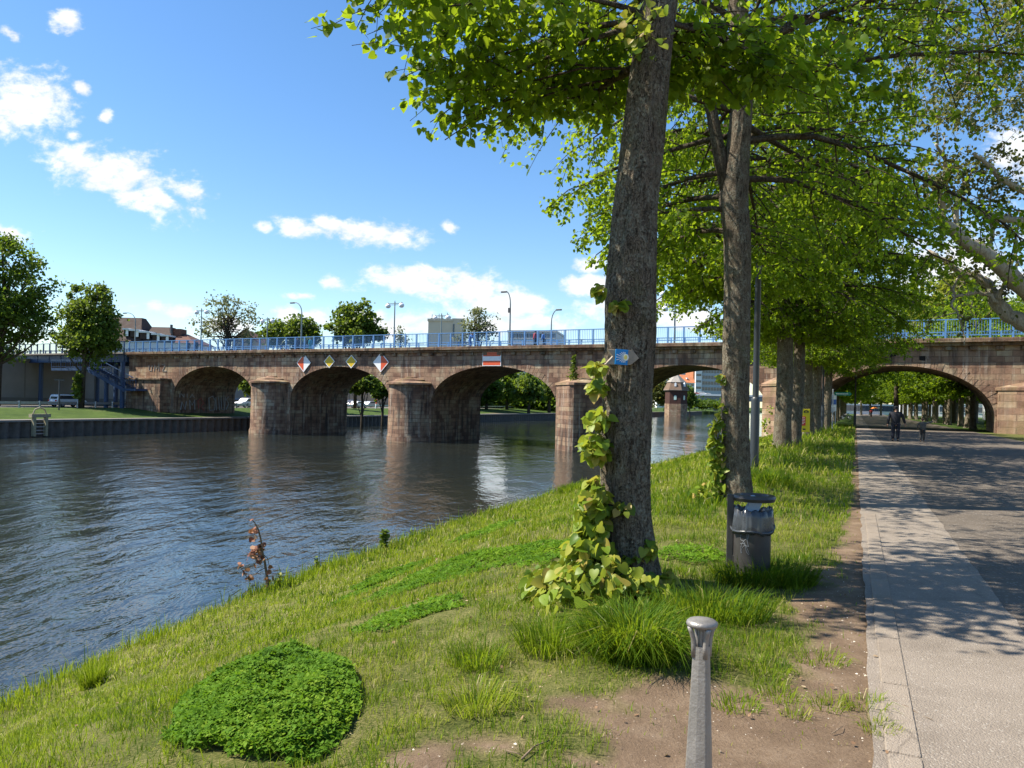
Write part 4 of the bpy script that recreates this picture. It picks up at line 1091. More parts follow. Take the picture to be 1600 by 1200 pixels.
# ================================================================== grass and ground cover
GR = [(0, (.026, .066, .006)), (.3, (.068, .135, .008)), (.52, (.150, .212, .012)), (.72, (.25, .255, .028)), (.88, (.34, .29, .12)), (1, (.50, .43, .25))]
M_GRASS = leaf_mat('grass_blade', GR, .40, (.42, .56, .02), .55, .12)
M_CLOV = leaf_mat('clover_leaf', [(0, (.044, .104, .007)), (.5, (.092, .190, .012)), (1, (.185, .275, .020))], .34, (.24, .44, .02), .7, .12)
clover_spots = []
def cs(px, py, rx, ry, h):
    # rx across the line of sight, ry along it
    p = hit(px, py); l = math.hypot(p.x, p.y); clover_spots.append((p.x, p.y, p.x/l, p.y/l, rx, ry, h))
def blades(name, P, L, Wd, tint, lean, label, rng, mat=None, parent=None, curve=.5, local=False, head=None):
    n = len(P); a = rng.uniform(0, 2*math.pi, n); h = rng.uniform(0, 2*math.pi, n) if head is None else head
    dx, dy = np.cos(h), np.sin(h); sx_, sy_ = np.cos(a)*Wd/2, np.sin(a)*Wd/2
    L = L*np.ones(n); b = P
    m = np.stack([b[:, 0]+dx*lean*L*.35, b[:, 1]+dy*lean*L*.35, b[:, 2]+L*.55*np.sqrt(np.clip(1-(lean*.5)**2, .2, 1))], -1)
    tp = np.stack([b[:, 0]+dx*lean*L*(1+.0*curve), b[:, 1]+dy*lean*L, b[:, 2]+L*np.sqrt(np.clip(1-lean**2*.8, .08, 1))*(1-curve*lean*.5)], -1)
    w3 = np.stack([sx_, sy_, 0*sx_], -1)
    V = np.stack([b-w3, b+w3, m+w3*.8, m-w3*.8, tp], 1).reshape(-1, 3)
    o = np.arange(n)*5
    Q = np.stack([o, o+1, o+2, o+3], -1); Tn = np.stack([o+3, o+2, o+4], -1)
    ob = np_mesh(name, V, [Q, Tn], mat or M_GRASS, parent, {'tint': np.repeat(np.clip(tint, 0, 1), 5)}, local=local)
    return ob
rng = np.random.default_rng(99)
def in_view(X, Y, Z, mx=40):
    a = X/Y; b = (Z-CZ)/Y
    px = PPX+FPX*(a*math.cos(TH)+b*math.sin(TH)); py = PPY-FPX*(-a*math.sin(TH)+b*math.cos(TH))
    return (px > -mx) & (px < 1600+mx) & (py < 1200+mx*2)
cs(422, 1092, .54, 1.2, .21); cs(640, 960, .5, .6, .03); cs(700, 890, 1.2, 1.1, .06); cs(765, 830, 1.1, 1.6, .08); cs(850, 862, .7, 1.1, .05); cs(610, 900, .8, .8, .06); cs(560, 930, .5, .6, .04); cs(1085, 870, .5, .7, .05)
def clovermask(s, t):
    v = np.zeros_like(s); X, Y = xy(s, t)
    for (a, b, ex, ey, rx, ry, h) in clover_spots:
        p = (X-a)*ey-(Y-b)*ex; q = (X-a)*ex+(Y-b)*ey
        v = np.maximum(v, np.exp(-((p/rx)**2+(q/ry)**2)**1.2))
    return v
GP = [[], [], [], [], []]
for (y0, y1, dens, wd, ln) in [(2.6, 6.5, 3000, .0045, .060), (6.5, 10.5, 1600, .0065, .070), (10.5, 18, 620, .012, .095), (18, 36, 170, .024, .13), (36, 75, 40, .05, .17)]:
    x0, x1 = -.72*y1, .72*y1; N = int((x1-x0)*(y1-y0)*dens)
    X = rng.uniform(x0, x1, N); Y = rng.uniform(y0, y1, N)
    s, t_ = st(X, Y); ok = (t_ < .0+.34*np.clip(fbm(s*2.2, t_*0+5, 15, 3)-.42, 0, 1)) & (t_ > -14.2); X, Y, s, t_ = X[ok], Y[ok], s[ok], t_[ok]
    Z = groundz(s, t_); ok = in_view(X, Y, Z, 220) & (Z > WZ-.02); X, Y, Z, s, t_ = X[ok], Y[ok], Z[ok], s[ok], t_[ok]
    d_ = dirtmask(s, t_); patch = .55*fbm(s*.9, t_*.9, 31, 4)+.45*fbm(s*2.6, t_*2.6, 37, 3); fine = fbm(s*4.5, t_*4.5, 33, 3)
    cl = clovermask(s, t_)
    pr = np.clip(1.0-d_*1.08, 0.05, 1)*np.clip(.25+2.2*(fine-.32), .12, 1.0)*np.where(cl > .4, .06, 1)
    ok = rng.random(len(X)) < pr; X, Y, Z, s, t_, patch, fine, cl, d_ = [q[ok] for q in (X, Y, Z, s, t_, patch, fine, cl, d_)]
    n = len(X)
    edge = np.clip((-t_-10.2)/2.5, 0, 1)                     # rank growth along the waterline
    row = np.exp(-((t_+2.3)/1.1)**2)*np.clip((s-9)/4, 0, 1)      # taller round the trunks
    tint = .44+(patch-.5)*2.0+rng.normal(0, .16, n)-.10*cl+d_*.25-.10*row
    straw = rng.random(n) < (.05+.6*np.clip(patch-.52, 0, 1)+.10*edge+.10*np.clip((-t_-4.5)/3, 0, 1)*np.clip((26-s)/10, 0, 1))
    tint = tint+.12*np.clip((-t_-4.5)/3, 0, 1)*np.clip((26-s)/10, 0, 1)*(patch > .42)+.45*np.clip(fbm(s*1.7, t_*1.7, 44, 3)-.58, 0, 1)
    tint = np.where(straw, rng.uniform(.78, 1, n), np.clip(tint, .05, .8))
    L = ln*rng.gamma(6, 1/6., n)*(.45+1.15*fine)*(1+1.1*edge*rng.random(n)+1.2*row*rng.random(n))*(1-.55*d_)
    lean = np.clip(rng.normal(.5, .25, n), .05, .98)
    lean = np.where(straw, np.clip(lean+.3, 0, .98), lean)
    for g_, v in zip(GP, (np.stack([X, Y, Z-.004], -1), L, wd*rng.uniform(.6, 1.3, n), tint, lean)): g_.append(v)
P, L, Wd, tint, lean = np.vstack(GP[0]), *[np.concatenate(q) for q in GP[1:]]
o = blades('grass', P, L, Wd, tint, lean, None, rng)
tag(o, 'short mixed green and straw grass on the river bank', 'grass', None, 'stuff')
print('grass', len(P))

# rank brown and green stems along the water's edge
def edge_growth():
    N = 5200; s = rng.gamma(2.2, 7, N)+4; tw = np.interp(s, [-5, 7, 12, 20, 38, 80], [11.0, 11.4, 12.7, 13.4, 14.3, 14.0])
    t_ = -tw+.25+np.abs(rng.normal(0, .55, N)); keep = fbm(s*.8, s*0+3, 55, 3) > .42; s, t_ = s[keep], t_[keep]
    X, Y = xy(s, t_); Z = groundz(s, t_); n = len(X)
    brown = fbm(s*.5, s*0+9, 57, 3) > .53
    tint = np.where(brown, rng.uniform(.0, .12, n), rng.uniform(.3, .75, n))
    L = rng.uniform(.12, .42, n)*np.where(rng.random(n) < .08, 1.6, 1)
    o = blades('waterside_weeds', np.stack([X, Y, Z-.02], -1), L, rng.uniform(.006, .014, n)*(1+s/30), tint, np.clip(rng.normal(.25, .15, n), 0, .7), None, rng)
    tag(o, 'rank dark weeds and grass along the waterline', 'weeds', None, 'stuff')
edge_growth()

# clover
def clover():
    PP = []; TT = []; SZ = []
    for i, (a, b, ex, ey, rs, rt, h) in enumerate(clover_spots):
        n = int([30000, 3000, 11000, 10000, 5600, 8000, 2600, 2000][i]*(1.0))
        u = np.sqrt(rng.random(n))*1.12; th = rng.uniform(0, 2*math.pi, n)
        p = rs*u*np.cos(th); q = rt*u*np.sin(th); X = a+p*ey+q*ex; Y = b-p*ex+q*ey; s, t_ = st(X, Y)
        ragged = fbm(s*2.2, t_*2.2, 61+i, 3); keep = (u < (.95 if i == 0 else .62)+(.45 if i == 0 else 1.3)*(ragged-.4)) & (rng.random(n) < np.clip((1.55 if i == 0 else 1.05)-u*(.75 if i else .95), 0, 1)); s, t_, u = s[keep], t_[keep], u[keep]
        X, Y = xy(s, t_); n = len(X)
        dome = h*np.clip(1-u**2, 0, 1)**.62
        lump = (fbm(s*4.5, t_*4.5, 71, 3)-.5)*(.16 if h > .2 else .06)
        z = groundz(s, t_)+np.maximum(.03, (dome+lump*np.clip(1.2-u, 0, 1)*1.3))*(1-(.45 if i else .75)*rng.random(n)**2.2)
        PP.append(np.stack([X, Y, z], -1)); dist = np.median(Y)
        SZ.append(rng.uniform(.7, 1.25, n)*(.020 if i == 0 else .026*max(1, dist/9)))
        TT.append(np.clip(.5+(fbm(s*3, t_*3, 81, 3)-.5)*.9+rng.normal(0, .16, n), 0, 1))
    P = np.vstack(PP); S_ = np.concatenate(SZ); T_ = np.concatenate(TT); n = len(P)
    V = []; tilt = rng.normal(0, .45, (n, 2)); a0 = rng.uniform(0, 2*math.pi, n)
    for k in range(3):
        a = a0+k*2.094
        for (r_, da) in ((.05, 0), (.72, -.62), (1.15, 0), (.72, .62)):
            x = r_*np.cos(a+da)*S_; y = r_*np.sin(a+da)*S_
            V.append(np.stack([P[:, 0]+x, P[:, 1]+y, P[:, 2]+x*tilt[:, 0]+y*tilt[:, 1]-(.12*S_ if r_ > 1 else 0)], -1))
    V = np.stack(V, 1).reshape(-1, 3); o = np.arange(n)[:, None]*12
    Q = np.concatenate([o+np.array([[k*4, k*4+1, k*4+2, k*4+3]]) for k in range(3)], 0)
    ob = np_mesh('clover', V, [Q], M_CLOV, None, {'tint': np.repeat(T_, 12)})
    tag(ob, 'dense clover growing in mounds and mats on the bank', 'clover', None, 'stuff')
    # dark dome under the big mound, its colour painting the shade among the leaves
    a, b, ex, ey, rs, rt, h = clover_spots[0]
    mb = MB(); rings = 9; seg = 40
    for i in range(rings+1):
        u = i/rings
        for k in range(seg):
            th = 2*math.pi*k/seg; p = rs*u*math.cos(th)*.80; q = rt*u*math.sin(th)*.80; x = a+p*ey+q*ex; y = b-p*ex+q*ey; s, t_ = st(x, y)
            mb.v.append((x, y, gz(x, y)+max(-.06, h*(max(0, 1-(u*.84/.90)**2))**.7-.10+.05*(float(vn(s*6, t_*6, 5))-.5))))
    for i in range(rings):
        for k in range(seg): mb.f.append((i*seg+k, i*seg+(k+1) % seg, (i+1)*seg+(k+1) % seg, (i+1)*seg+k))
    mb.build('clover_shade_dome', plain('clover_shade', (.014, .034, .008), .9, .3, 20), ob, smooth=True)
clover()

# big single tussocks
def tussock(name, label, base, n, rad, L0, L1, tint, seed, lean=.55, wd=.008, sq=(1, 1)):
    rng = np.random.default_rng(seed); r = rad*np.sqrt(rng.random(n)); a = rng.uniform(0, 2*math.pi, n)
    X = base.x+r*np.cos(a)*sq[0]; Y = base.y+r*np.sin(a)*sq[1]; s, t_ = st(X, Y); Z = groundz(s, t_)-.01
    h = a+rng.normal(0, .7, n); le = np.clip(rng.normal(lean, .22, n)*(.35+.75*r/rad), .03, .97)
    o = blades(name, np.stack([X, Y, Z], -1), rng.uniform(L0, L1, n), wd*rng.uniform(.6, 1.3, n), np.clip(rng.normal(tint, .12, n), 0, 1)+np.where(rng.random(n) < .07, .5, 0), le, None, rng, curve=.8, head=h)
    return tag(o, label, 'grass tussock', 'grass tussocks')
tussock('grass_tussock', 'large dark green grass tussock in front of the nearest lime trunk', hit(990, 1028), 1900, .25, .26, .55, .26, 1, .85, .0085, (1.0, .9))
tussock('grass_tussock', 'bright green tussock beside the shoots, left of the large dark tussock', hit(860, 1015), 700, .2, .14, .34, .42, 2, .6, .006)
tussock('grass_tussock', 'shaded tussock right of the nearest lime, behind the bollard', hit(1110, 965), 1100, .33, .15, .36, .2, 3, .7, .007, (1.3, .7))
tussock('grass_tussock', 'dark tussock round the foot of the litter bin', hit(1195, 912), 1500, .36, .16, .36, .14, 4, .75, .008, (1.25, .7))
tussock('grass_tussock', 'grey-green tussock behind the litter bin, right of the second lime', hit(1195, 760), 900, .5, .25, .5, .30, 5, .6, .014)
tussock('grass_tussock', 'tall upright tussock near the water at the left of the clover mound', hit(145, 1075), 700, .16, .2, .46, .45, 6, .3, .008)
tussock('grass_tussock', 'small loose tussock in the lawn left of the shoots', hit(745, 1040), 380, .17, .1, .24, .35, 7, .7, .006)
tussock('grass_tussock', 'leafy green tuft at the waterline seen against the nearest lime', hit(895, 770), 900, .7, .3, .65, .33, 8, .45, .022)
tussock('grass_tussock', 'flattened pale tuft above the bare soil patch', hit(745, 1105), 260, .17, .1, .25, .62, 9, .9, .006)
for i, (px, py, n, rd, tn) in enumerate([(1215, 1090, 150, .12, .5), (1295, 1105, 120, .1, .55), (1350, 1105, 120, .12, .55), (1375, 1145, 110, .09, .6), (1150, 1105, 160, .13, .4), (1240, 1120, 60, .07, .6), (1190, 1045, 240, .16, .4), (1280, 1030, 200, .18, .5)]):
    tussock('grass_tuft', ['small tuft on the bare soil right of the bollard', 'thin tuft on the soil halfway between bollard and kerb', 'low tuft beside the kerb, upper of two', 'low tuft touching the kerb, lower of two', 'green tuft against the right side of the bollard', 'tiny pale tuft in the middle of the bare soil', 'thick tuft at the upper edge of the bare soil', 'wide low tuft where the lawn meets the soil near the kerb'][i], hit(px, py), n, rd, .05, .13, tn, 20+i, .8, .005)

# pebbles, petals and crumbs on the bare soil
def crumbs():
    N = 9000; s = rng.uniform(1.5, 9, N); t_ = rng.uniform(-3.4, .2, N); d_ = dirtmask(s, t_); ok = (d_ > .6); s, t_ = s[ok], t_[ok]
    X, Y = xy(s, t_); Z = groundz(s, t_); n = len(X); sz = rng.gamma(2, .0012, n)+.0012
    base = np.array([[1, 0, 0], [-.5, .8, 0], [-.5, -.8, 0], [0, 0, .8]])
    a = rng.uniform(0, 6.28, n); c_, s_ = np.cos(a), np.sin(a)
    V = np.stack([np.stack([X+sz*(b[0]*c_-b[1]*s_)*1.3, Y+sz*(b[0]*s_+b[1]*c_), Z+.001+sz*b[2]], -1) for b in base], 1).reshape(-1, 3)
    o = np.arange(n)[:, None]*4
    F = np.concatenate([o+np.array([[0, 1, 3]]), o+np.array([[1, 2, 3]]), o+np.array([[2, 0, 3]])], 0)
    t = NT('crumbs'); m = t.bsdf(t.ramp(t.attr('tint'), [(0, (.09, .06, .04)), (.6, (.26, .20, .15)), (.85, (.45, .38, .30)), (1, (.62, .58, .5))]), .9)
    tag(np_mesh('gravel', V, [F], m, None, {'tint': np.repeat(rng.random(n)**1.3, 4)}), 'crumbs and pale grit on the bare soil', 'gravel', None, 'stuff')
crumbs()
def litter():
    rg = np.random.default_rng(31); N = 5200; X = rg.uniform(-6, 3.5, N); Y = rg.uniform(2.8, 16, N); s, t_ = st(X, Y); ok = (t_ < .25) & (t_ > -12.5); s, t_, X, Y = s[ok], t_[ok], X[ok], Y[ok]
    w = fbm(s*1.3, t_*1.3, 91, 3); d_ = dirtmask(s, t_); ok = rg.random(len(s)) < np.clip((w-.48)*3, 0, 1)*.7+.05*d_+.4*np.exp(-((t_+11)/1.0)**2); X, Y, s, t_ = X[ok], Y[ok], s[ok], t_[ok]
    P = np.stack([X, Y, groundz(s, t_)+rg.uniform(.004, .03, len(X))], -1); D_ = rg.normal(0, 1, P.shape); D_[:, 2] *= .35
    o = leaf_obj('leaf_litter', OVAL, P, D_, rg.uniform(.009, .028, len(P))*(1+Y/22), rg.random(len(P)), leaf_mat('litter_leaf', [(0, (.12, .065, .035)), (.5, (.22, .135, .075)), (1, (.42, .32, .2))], .1, (.3, .2, .1), .8), rg, None, .5)
    tag(o, 'dry brown leaves caught in the grass of the bank', 'leaf litter', None, 'stuff')
litter()
M_TWIG = plain('dry_twig', (.16, .115, .075), .9, .3, 30); M_DEAD = plain('dead_leaf', (.27, .17, .09), .85, .35, 30)
def twig(label, pts, r0=.004):
    m = MB(); P = []
    for i, (px, py) in enumerate(pts):
        v = hit(px, py); P.append((v.x, v.y, v.z+.012+.012*(i % 2)))
    m.tube(P, [r0*(1-.6*i/(len(P)-1)) for i in range(len(P))], 5)
    tag(m.build('twig', M_TWIG, None, smooth=True), label, 'twig', 'fallen twigs')
twig('dry twig lying across the kerb onto the pavement', [(1385, 1102), (1415, 1110), (1440, 1122), (1458, 1133)])
twig('short twig lying on the kerb above the longer one', [(1375, 1098), (1400, 1103), (1424, 1105)])
twig('twig on the bare soil near the bottom edge', [(815, 1192), (835, 1175), (862, 1160)], .006)
twig('pale twig on the soil beside the bare patch', [(790, 1178), (805, 1186), (818, 1186)], .004)
twig('thin twig on the soil in front of the kerb', [(1300, 1150), (1312, 1146), (1317, 1138)], .003)
# ================================================================== street furniture
M_BOLL = plain('bollard_metal', (.27, .25, .23), .5, .16, 14, metal=.5, bump=.2)
def bollard():
    Yb = 2.38; v = atY(1097, 970, Yb); h0 = gz(v.x, v.y); r = thing('bollard', 'slim grey metal bollard with a round flat cap and pierced collar', 'bollard', (v.x, v.y, h0), R(14))
    H = v.z-h0
    def star(rad, k=.60):
        P = []
        for i in range(8):
            a = 2*math.pi*i/8; q = rad if i % 2 == 0 else rad*.80
            P.append((q*math.cos(a), q*math.sin(a)))
        return P
    m = MB(); prof = [(0, .061), (.3, .056), (H-.25, .037), (H-.12, .0315), (H-.075, .0315)]
    for z, rd in prof: m.v += [(x, y, z) for x, y in star(rd)]
    for i in range(len(prof)-1):
        for k in range(8): m.f.append((i*8+k, i*8+(k+1) % 8, (i+1)*8+(k+1) % 8, (i+1)*8+k))
    m.build('shaft', M_BOLL, r, bevel=.004)
    c = MB()
    for i in range(4):                                   # four arms flaring out under the cap, openings between them
        a = math.pi/2*i+.0; ca, sa_ = math.cos(a), math.sin(a)
        P = [(ca*rr_, sa_*rr_, z) for rr_, z in ((.025, H-.11), (.026, H-.075), (.029, H-.052), (.036, H-.030), (.041, H-.015))]
        c.tube(P, [.009, .009, .008, .008, .009], 8)
    c.lathe([(.012, H-.09), (.012, H-.015)], 12)
    c.build('collar', M_BOLL, r, smooth=True)
    MB().lathe([(0, H-.018), (.040, H-.018), (.0465, H-.014), (.048, H-.008), (.0465, H-.002), (.04, H+.003), (.02, H+.006), (0, H+.0065)], 40).build('cap', M_BOLL, r, smooth=True)
bollard()

M_BIN = plain('bin_paint', (.060, .056, .053), .42, .18, 5, metal=.2, bump=.08); M_BAG = plain('grey_bin_liner', (.045, .050, .056), .28, .2, 12, spec=.6); M_CARD = plain('grey_box', (.30, .36, .42), .6, .1)
M_SCR = plain('scratched_paint', (.26, .28, .30), .7, .3)
def litter_bin():
    b = hit(1139, 903); Yb = b.y; k = Yb/FPX; r = thing('litter_bin', 'dark grey litter bin hanging on a square post with a flat ring lid', 'litter bin', b, R(-14))
    H = 130*k; 
    cxb = 33*k; rb = 28*k
    MB().box(-.030, .030, -.03, .03, -.05, H-.0).build('post', M_BIN, r, bevel=.006)
    # flat ring lid on the post
    m = MB(); m.lathe([(rb*.74, H-.045), (rb*1.08, H-.050), (rb*1.16, H-.02), (rb*1.10, H+.004), (rb*.78, H+.006), (rb*.70, H-.02), (rb*.74, H-.045)], 40, (cxb+.012, 0, 0))
    m.box(-.029, cxb-rb*.72, -.028, .028, H-.044, H-.001)
    m.build('lid', M_BIN, r, smooth=True, angle=40)
    m = MB(); m.lathe([(0, .06), (rb*.98, .06), (rb*1.0, .075), (rb*1.0, H*.80), (rb*.96, H*.80), (rb*.95, .10), (0, .1)], 40, (cxb, 0, 0))
    can = m.build('can', M_BIN, r, smooth=True, angle=40)
    MB().box(.028, .06, -.05, .05, H*.62, H*.70).box(.028, .06, -.05, .05, H*.2, H*.28).build('bracket', M_BIN, r, bevel=.004)
    # scratched scribble on the front of the can
    sc = MB(); rr = random.Random(3); P = []
    for i in range(60):
        u = i/59*13; a = -math.pi/2-.45+.22*math.sin(u*1.3)+.05*math.sin(u*3.7); z = H*.46+.075*math.sin(u*.9+1)+.03*math.cos(u*2.6)
        P.append((cxb+(rb+.0015)*math.cos(a), (rb+.0015)*math.sin(a), z))
    sc.tube(P, .0016, 4); sc.build('scribble', M_SCR, can)
    # liner pulled over the rim, with folds
    n = 96; prof = [(.90, .70), (.955, .80), (1.0, .845), (1.06, .84), (1.10, .76), (1.13, .66), (1.16, .60), (1.13, .575), (1.05, .585)]
    lb = thing('bin_liner', 'wrinkled grey bin liner folded over the rim of the litter bin', 'bin bag', b, R(-14))
    m = MB(); rg = np.random.default_rng(5); ph = rg.uniform(0, 6.28, 6)
    for j, (rk, zk) in enumerate(prof):
        for i in range(n):
            a = 2*math.pi*i/n; e = j/(len(prof)-1)
            fold = .045*math.sin(9*a+ph[0]+1.2*e)+.03*math.sin(17*a+ph[1]-2*e)+.02*math.sin(31*a+ph[2])
            sag = .035*math.sin(2*a+ph[3])+.03*math.sin(3*a+ph[4])
            q = rb*(rk+fold*(.3+.9*e)); m.v.append((cxb+q*math.cos(a), q*math.sin(a), H*(zk+sag*(e if j > 2 else .4)+.012*math.sin(13*a+j))))
    for j in range(len(prof)-1):
        for i in range(n): m.f.append((j*n+i, j*n+(i+1) % n, (j+1)*n+(i+1) % n, (j+1)*n+i))
    m.build('bag_skirt', M_BAG, lb, smooth=True)
    m = MB(); m.tube([(cxb+rb*1.155*math.cos(2*math.pi*i/48), rb*1.155*math.sin(2*math.pi*i/48), H*(.605+.035*math.sin(4*math.pi*i/48+ph[3])+.03*math.sin(6*math.pi*i/48+ph[4]))) for i in range(49)], .011, 8)
    m.build('drawn_hem', M_BAG, lb, smooth=True)
    bx = MB().box(-.055, .055, -.03, .03, -.10, .10).build('carton', M_CARD, None, bevel=.004)
    bx.matrix_world = Matrix.Translation(b+Matrix.Rotation(R(-14), 3, 'Z') @ Vector((cxb-.0, -.02, H*.86))) @ Matrix.Rotation(R(28), 4, 'Y') @ Matrix.Rotation(R(-12), 4, 'X')
    tag(bx, 'pale grey carton sticking out of the litter bin', 'carton')
litter_bin()

# trail marker on the trunk
M_TB = plain('trail_blue', (.0, .19, .50), .45, .06); M_TW = plain('trail_white', (.80, .80, .76), .5, .03); M_TY = plain('trail_yellow', (.78, .62, .16), .5, .05); M_WOOD = plain('grey_wood', (.30, .245, .19), .85, .2, 25, bump=.4)
def trail_sign():
    Yt = Y1-.285; v = atY(971, 558, Yt); k = Yt/FPX
    r = thing('trail_sign', 'blue trail sign with a white scallop shell on a wooden arrow board', 'sign', v, R(6))
    P = [(-26*k, -12*k), (15*k, -12*k), (28*k, -1*k), (17*k, 11.5*k), (-22*k, 11.5*k), (-14*k, 1*k)]
    MB().profile([(x, z) for x, z in P], -.008, .05).build('arrow_board', M_WOOD, r, bevel=.003)
    MB().box(-10.5*k, 9.5*k, -.022, -.009, -12.2*k, 11.7*k).xf(Matrix.Rotation(R(2.5), 4, 'Y')).build('blue_panel', M_TB, r, bevel=.002)
    m = MB(); c0 = (5*k, -.5*k)
    for i in range(11):
        a = R(95+170*i/10); L = (14.5 if i in (4, 5, 6) else 12.5-abs(i-5)*.9)*k
        dx, dz = math.cos(a), math.sin(a); px_, pz_ = -dz, dx; w0, w1 = .5*k, .85*k
        m.profile([(c0[0]+dx*2*k+px_*w0*.6, c0[1]+dz*2*k+pz_*w0*.6), (c0[0]+dx*2*k-px_*w0*.6, c0[1]+dz*2*k-pz_*w0*.6), (c0[0]+dx*L-px_*w1*.6, c0[1]+dz*L-pz_*w1*.6), (c0[0]+dx*L+px_*w1*.6, c0[1]+dz*L+pz_*w1*.6)], -.0255, -.0225)
    m.profile([(c0[0]+1.2*k+4.0*k*math.cos(a), c0[1]+5.2*k*math.sin(a)) for a in [2*math.pi*i/20 for i in range(20)]], -.0275, -.0257)
    m.build('shell_rays', M_TW, r)
    MB().profile([(c0[0]+.4*k+2.7*k*math.cos(a), c0[1]+3.6*k*math.sin(a)) for a in [2*math.pi*i/20 for i in range(20)]], -.0295, -.0277).build('shell_heart', M_TY, r)
trail_sign()

M_LPOST = plain('lamp_post_paint', (.026, .031, .037), .40, .1, 3, spec=.5); M_LGLASS = plain('lamp_glass', (.26, .30, .30), .15, .1)
def path_lamp(label, base, H, dark=False):
    M_ = M_DKPOLE if dark else M_LPOST
    r = thing('street_lamp', label, 'street lamp', base, 0, 'tall lamps along the promenade')
    MB().lathe([(.105, -.1), (.105, 1.75), (.098, 1.80), (.075, 1.83), (.070, H-.55), (.085, H-.52), (.085, H-.42), (.14, H-.40), (.15, H-.37), (0, H-.36)], 18).build('post', M_, r, smooth=True, angle=35)
    h = MB().lathe([(.10, H-.36), (.20, H-.02), (.21, H), (.0, H)], 18).build('lantern', M_LGLASS, r, smooth=True, angle=40)
    MB().lathe([(.23, H+.003), (.24, H+.03), (.1, H+.10), (0, H+.12)], 18).build('lamp_cap', M_, h, smooth=True, angle=40)
    return r
p = hit(1178, 738); path_lamp('grey street lamp with a thick lower tube just right of the second lime trunk', p, 356/FPX*p.y*.985)
pl2 = on(1250, 36.5); path_lamp('grey street lamp carrying the yellow notice', pl2, 5.6)
path_lamp('grey street lamp between the last lime trunks before the bridge', on(1285.5, 53), 5.6)
path_lamp('dark street lamp standing on the lawn under the promenade arch', on(1336, 69), 4.9, True)
r = thing('wall_lamp', 'thin dark lamp post in front of the right abutment', 'street lamp', Vector((*xy(60.2, 10.9), 0)))
MB().tube([(0, 0, 0), (0, 0, 2.1)], .05, 8).build('post', M_DKPOLE, r); MB().lathe([(.06, 2.1), (.26, 2.2), (.24, 2.32), (.08, 2.4), (0, 2.42)], 12).build('lamp_head', M_DKPOLE, r, smooth=True)

M_NY = plain('notice_yellow', (.70, .55, .01), .45, .05); M_NR = plain('notice_red', (.58, .035, .03), .5, .05); M_BLK = plain('black_print', (.02, .02, .02), .5, .1)
def notice():
    Yn = pl2.y-.15; v = atY(1256, 657, Yn); k = Yn/FPX
    r = thing('yellow_notice', 'yellow notice board with a red text panel fixed to a lamp post', 'notice', v, R(-4))
    w, h = 9.2*k, 18*k
    MB().box(-w, w, -.012, .012, -h, h).build('board', M_NY, r, bevel=.01)
    p = MB().box(-w*1.0, w*.28, -.017, -.0125, -h*.45, h*.35).build('red_panel', M_NR, r)
    m = MB()
    for i, (a, b) in enumerate([(.85, .12), (.7, .2), (.8, .1), (.75, .2), (.6, .0)]): m.box(-w*a, w*b, -.0195, -.0175, h*(.22-.13*i), h*(.26-.13*i))
    m.build('print', M_TW, p)
    m = MB(); m.profile([(w*.35+4.2*k*math.cos(a), h*.72+3.0*k*math.sin(a)) for a in [math.pi*i/14 for i in range(15)]]+[(w*.35+2.2*k*math.cos(a), h*.72+1.4*k*math.sin(a)) for a in [math.pi*(14-i)/14 for i in range(15)]], -.016, -.0125)
    m.box(-w*.05, w*.7, -.016, -.0125, h*.66, h*.71); m.build('emblem', M_BLK, r)
    MB().box(-w*.2, w*.3, -.016, -.0125, -h*.82, -h*.70).build('small_print', M_BLK, r)
notice()
M_NG = plain('sign_green', (.0, .20, .13), .4, .05)
def way_sign():
    b = on(1301, 57.5); k = b.y/FPX; r = thing('direction_sign', 'green arrow-shaped direction sign on a thin grey post near the arch', 'sign', b, R(-6))
    zt = atY(1317, 615.5, b.y).z-b.z
    MB().tube([(0, 0, -.1), (0, 0, zt+.35)], .045, 8).build('post', M_GALV, r)
    m = MB(); L0, L1 = 2*k, 28*k
    m.profile([(L0, zt-2.6*k), (L1-2.5*k, zt-2.6*k), (L1, zt), (L1-2.5*k, zt+2.6*k), (L0, zt+2.6*k)], -.03, .0); bd = m.build('arrow_board', M_NG, r)
    m = MB(); x = 5*k
    rr = random.Random(2)
    while x < 22*k: w_ = rr.uniform(.5, 1.5)*k; m.box(x, x+w_, -.036, -.031, zt-.7*k, zt+.8*k); x += w_+.45*k
    m.build('lettering', M_TW, bd)
    m = MB().box(-3.2*k, 2.8*k, -.06, .04, atY(1302, 644, b.y).z-b.z, atY(1302, 636, b.y).z-b.z).build('grey_cabinet', M_GALV, r)
way_sign()
M_PANW = plain('white_board', (.72, .74, .76), .5, .05); M_PANB = plain('blue_board', (.04, .12, .40), .5, .05)
b = on(1297, 66); k = b.y/FPX; r = thing('information_board', 'white and blue information board half hidden behind the last lime trunk', 'notice board', b)
z0 = lambda py: atY(1297, py, b.y).z-b.z
MB().box(-.06, .0, -.05, .05, -.1, z0(622)).box(.42, .48, -.05, .05, -.1, z0(622)).build('posts', M_GALV, r)
MB().box(-.1, .5, -.08, -.051, z0(642), z0(616)).build('panel', M_PANW, r); MB().box(-.08, .48, -.095, -.081, z0(632), z0(624)).build('blue_panel', M_PANB, r)

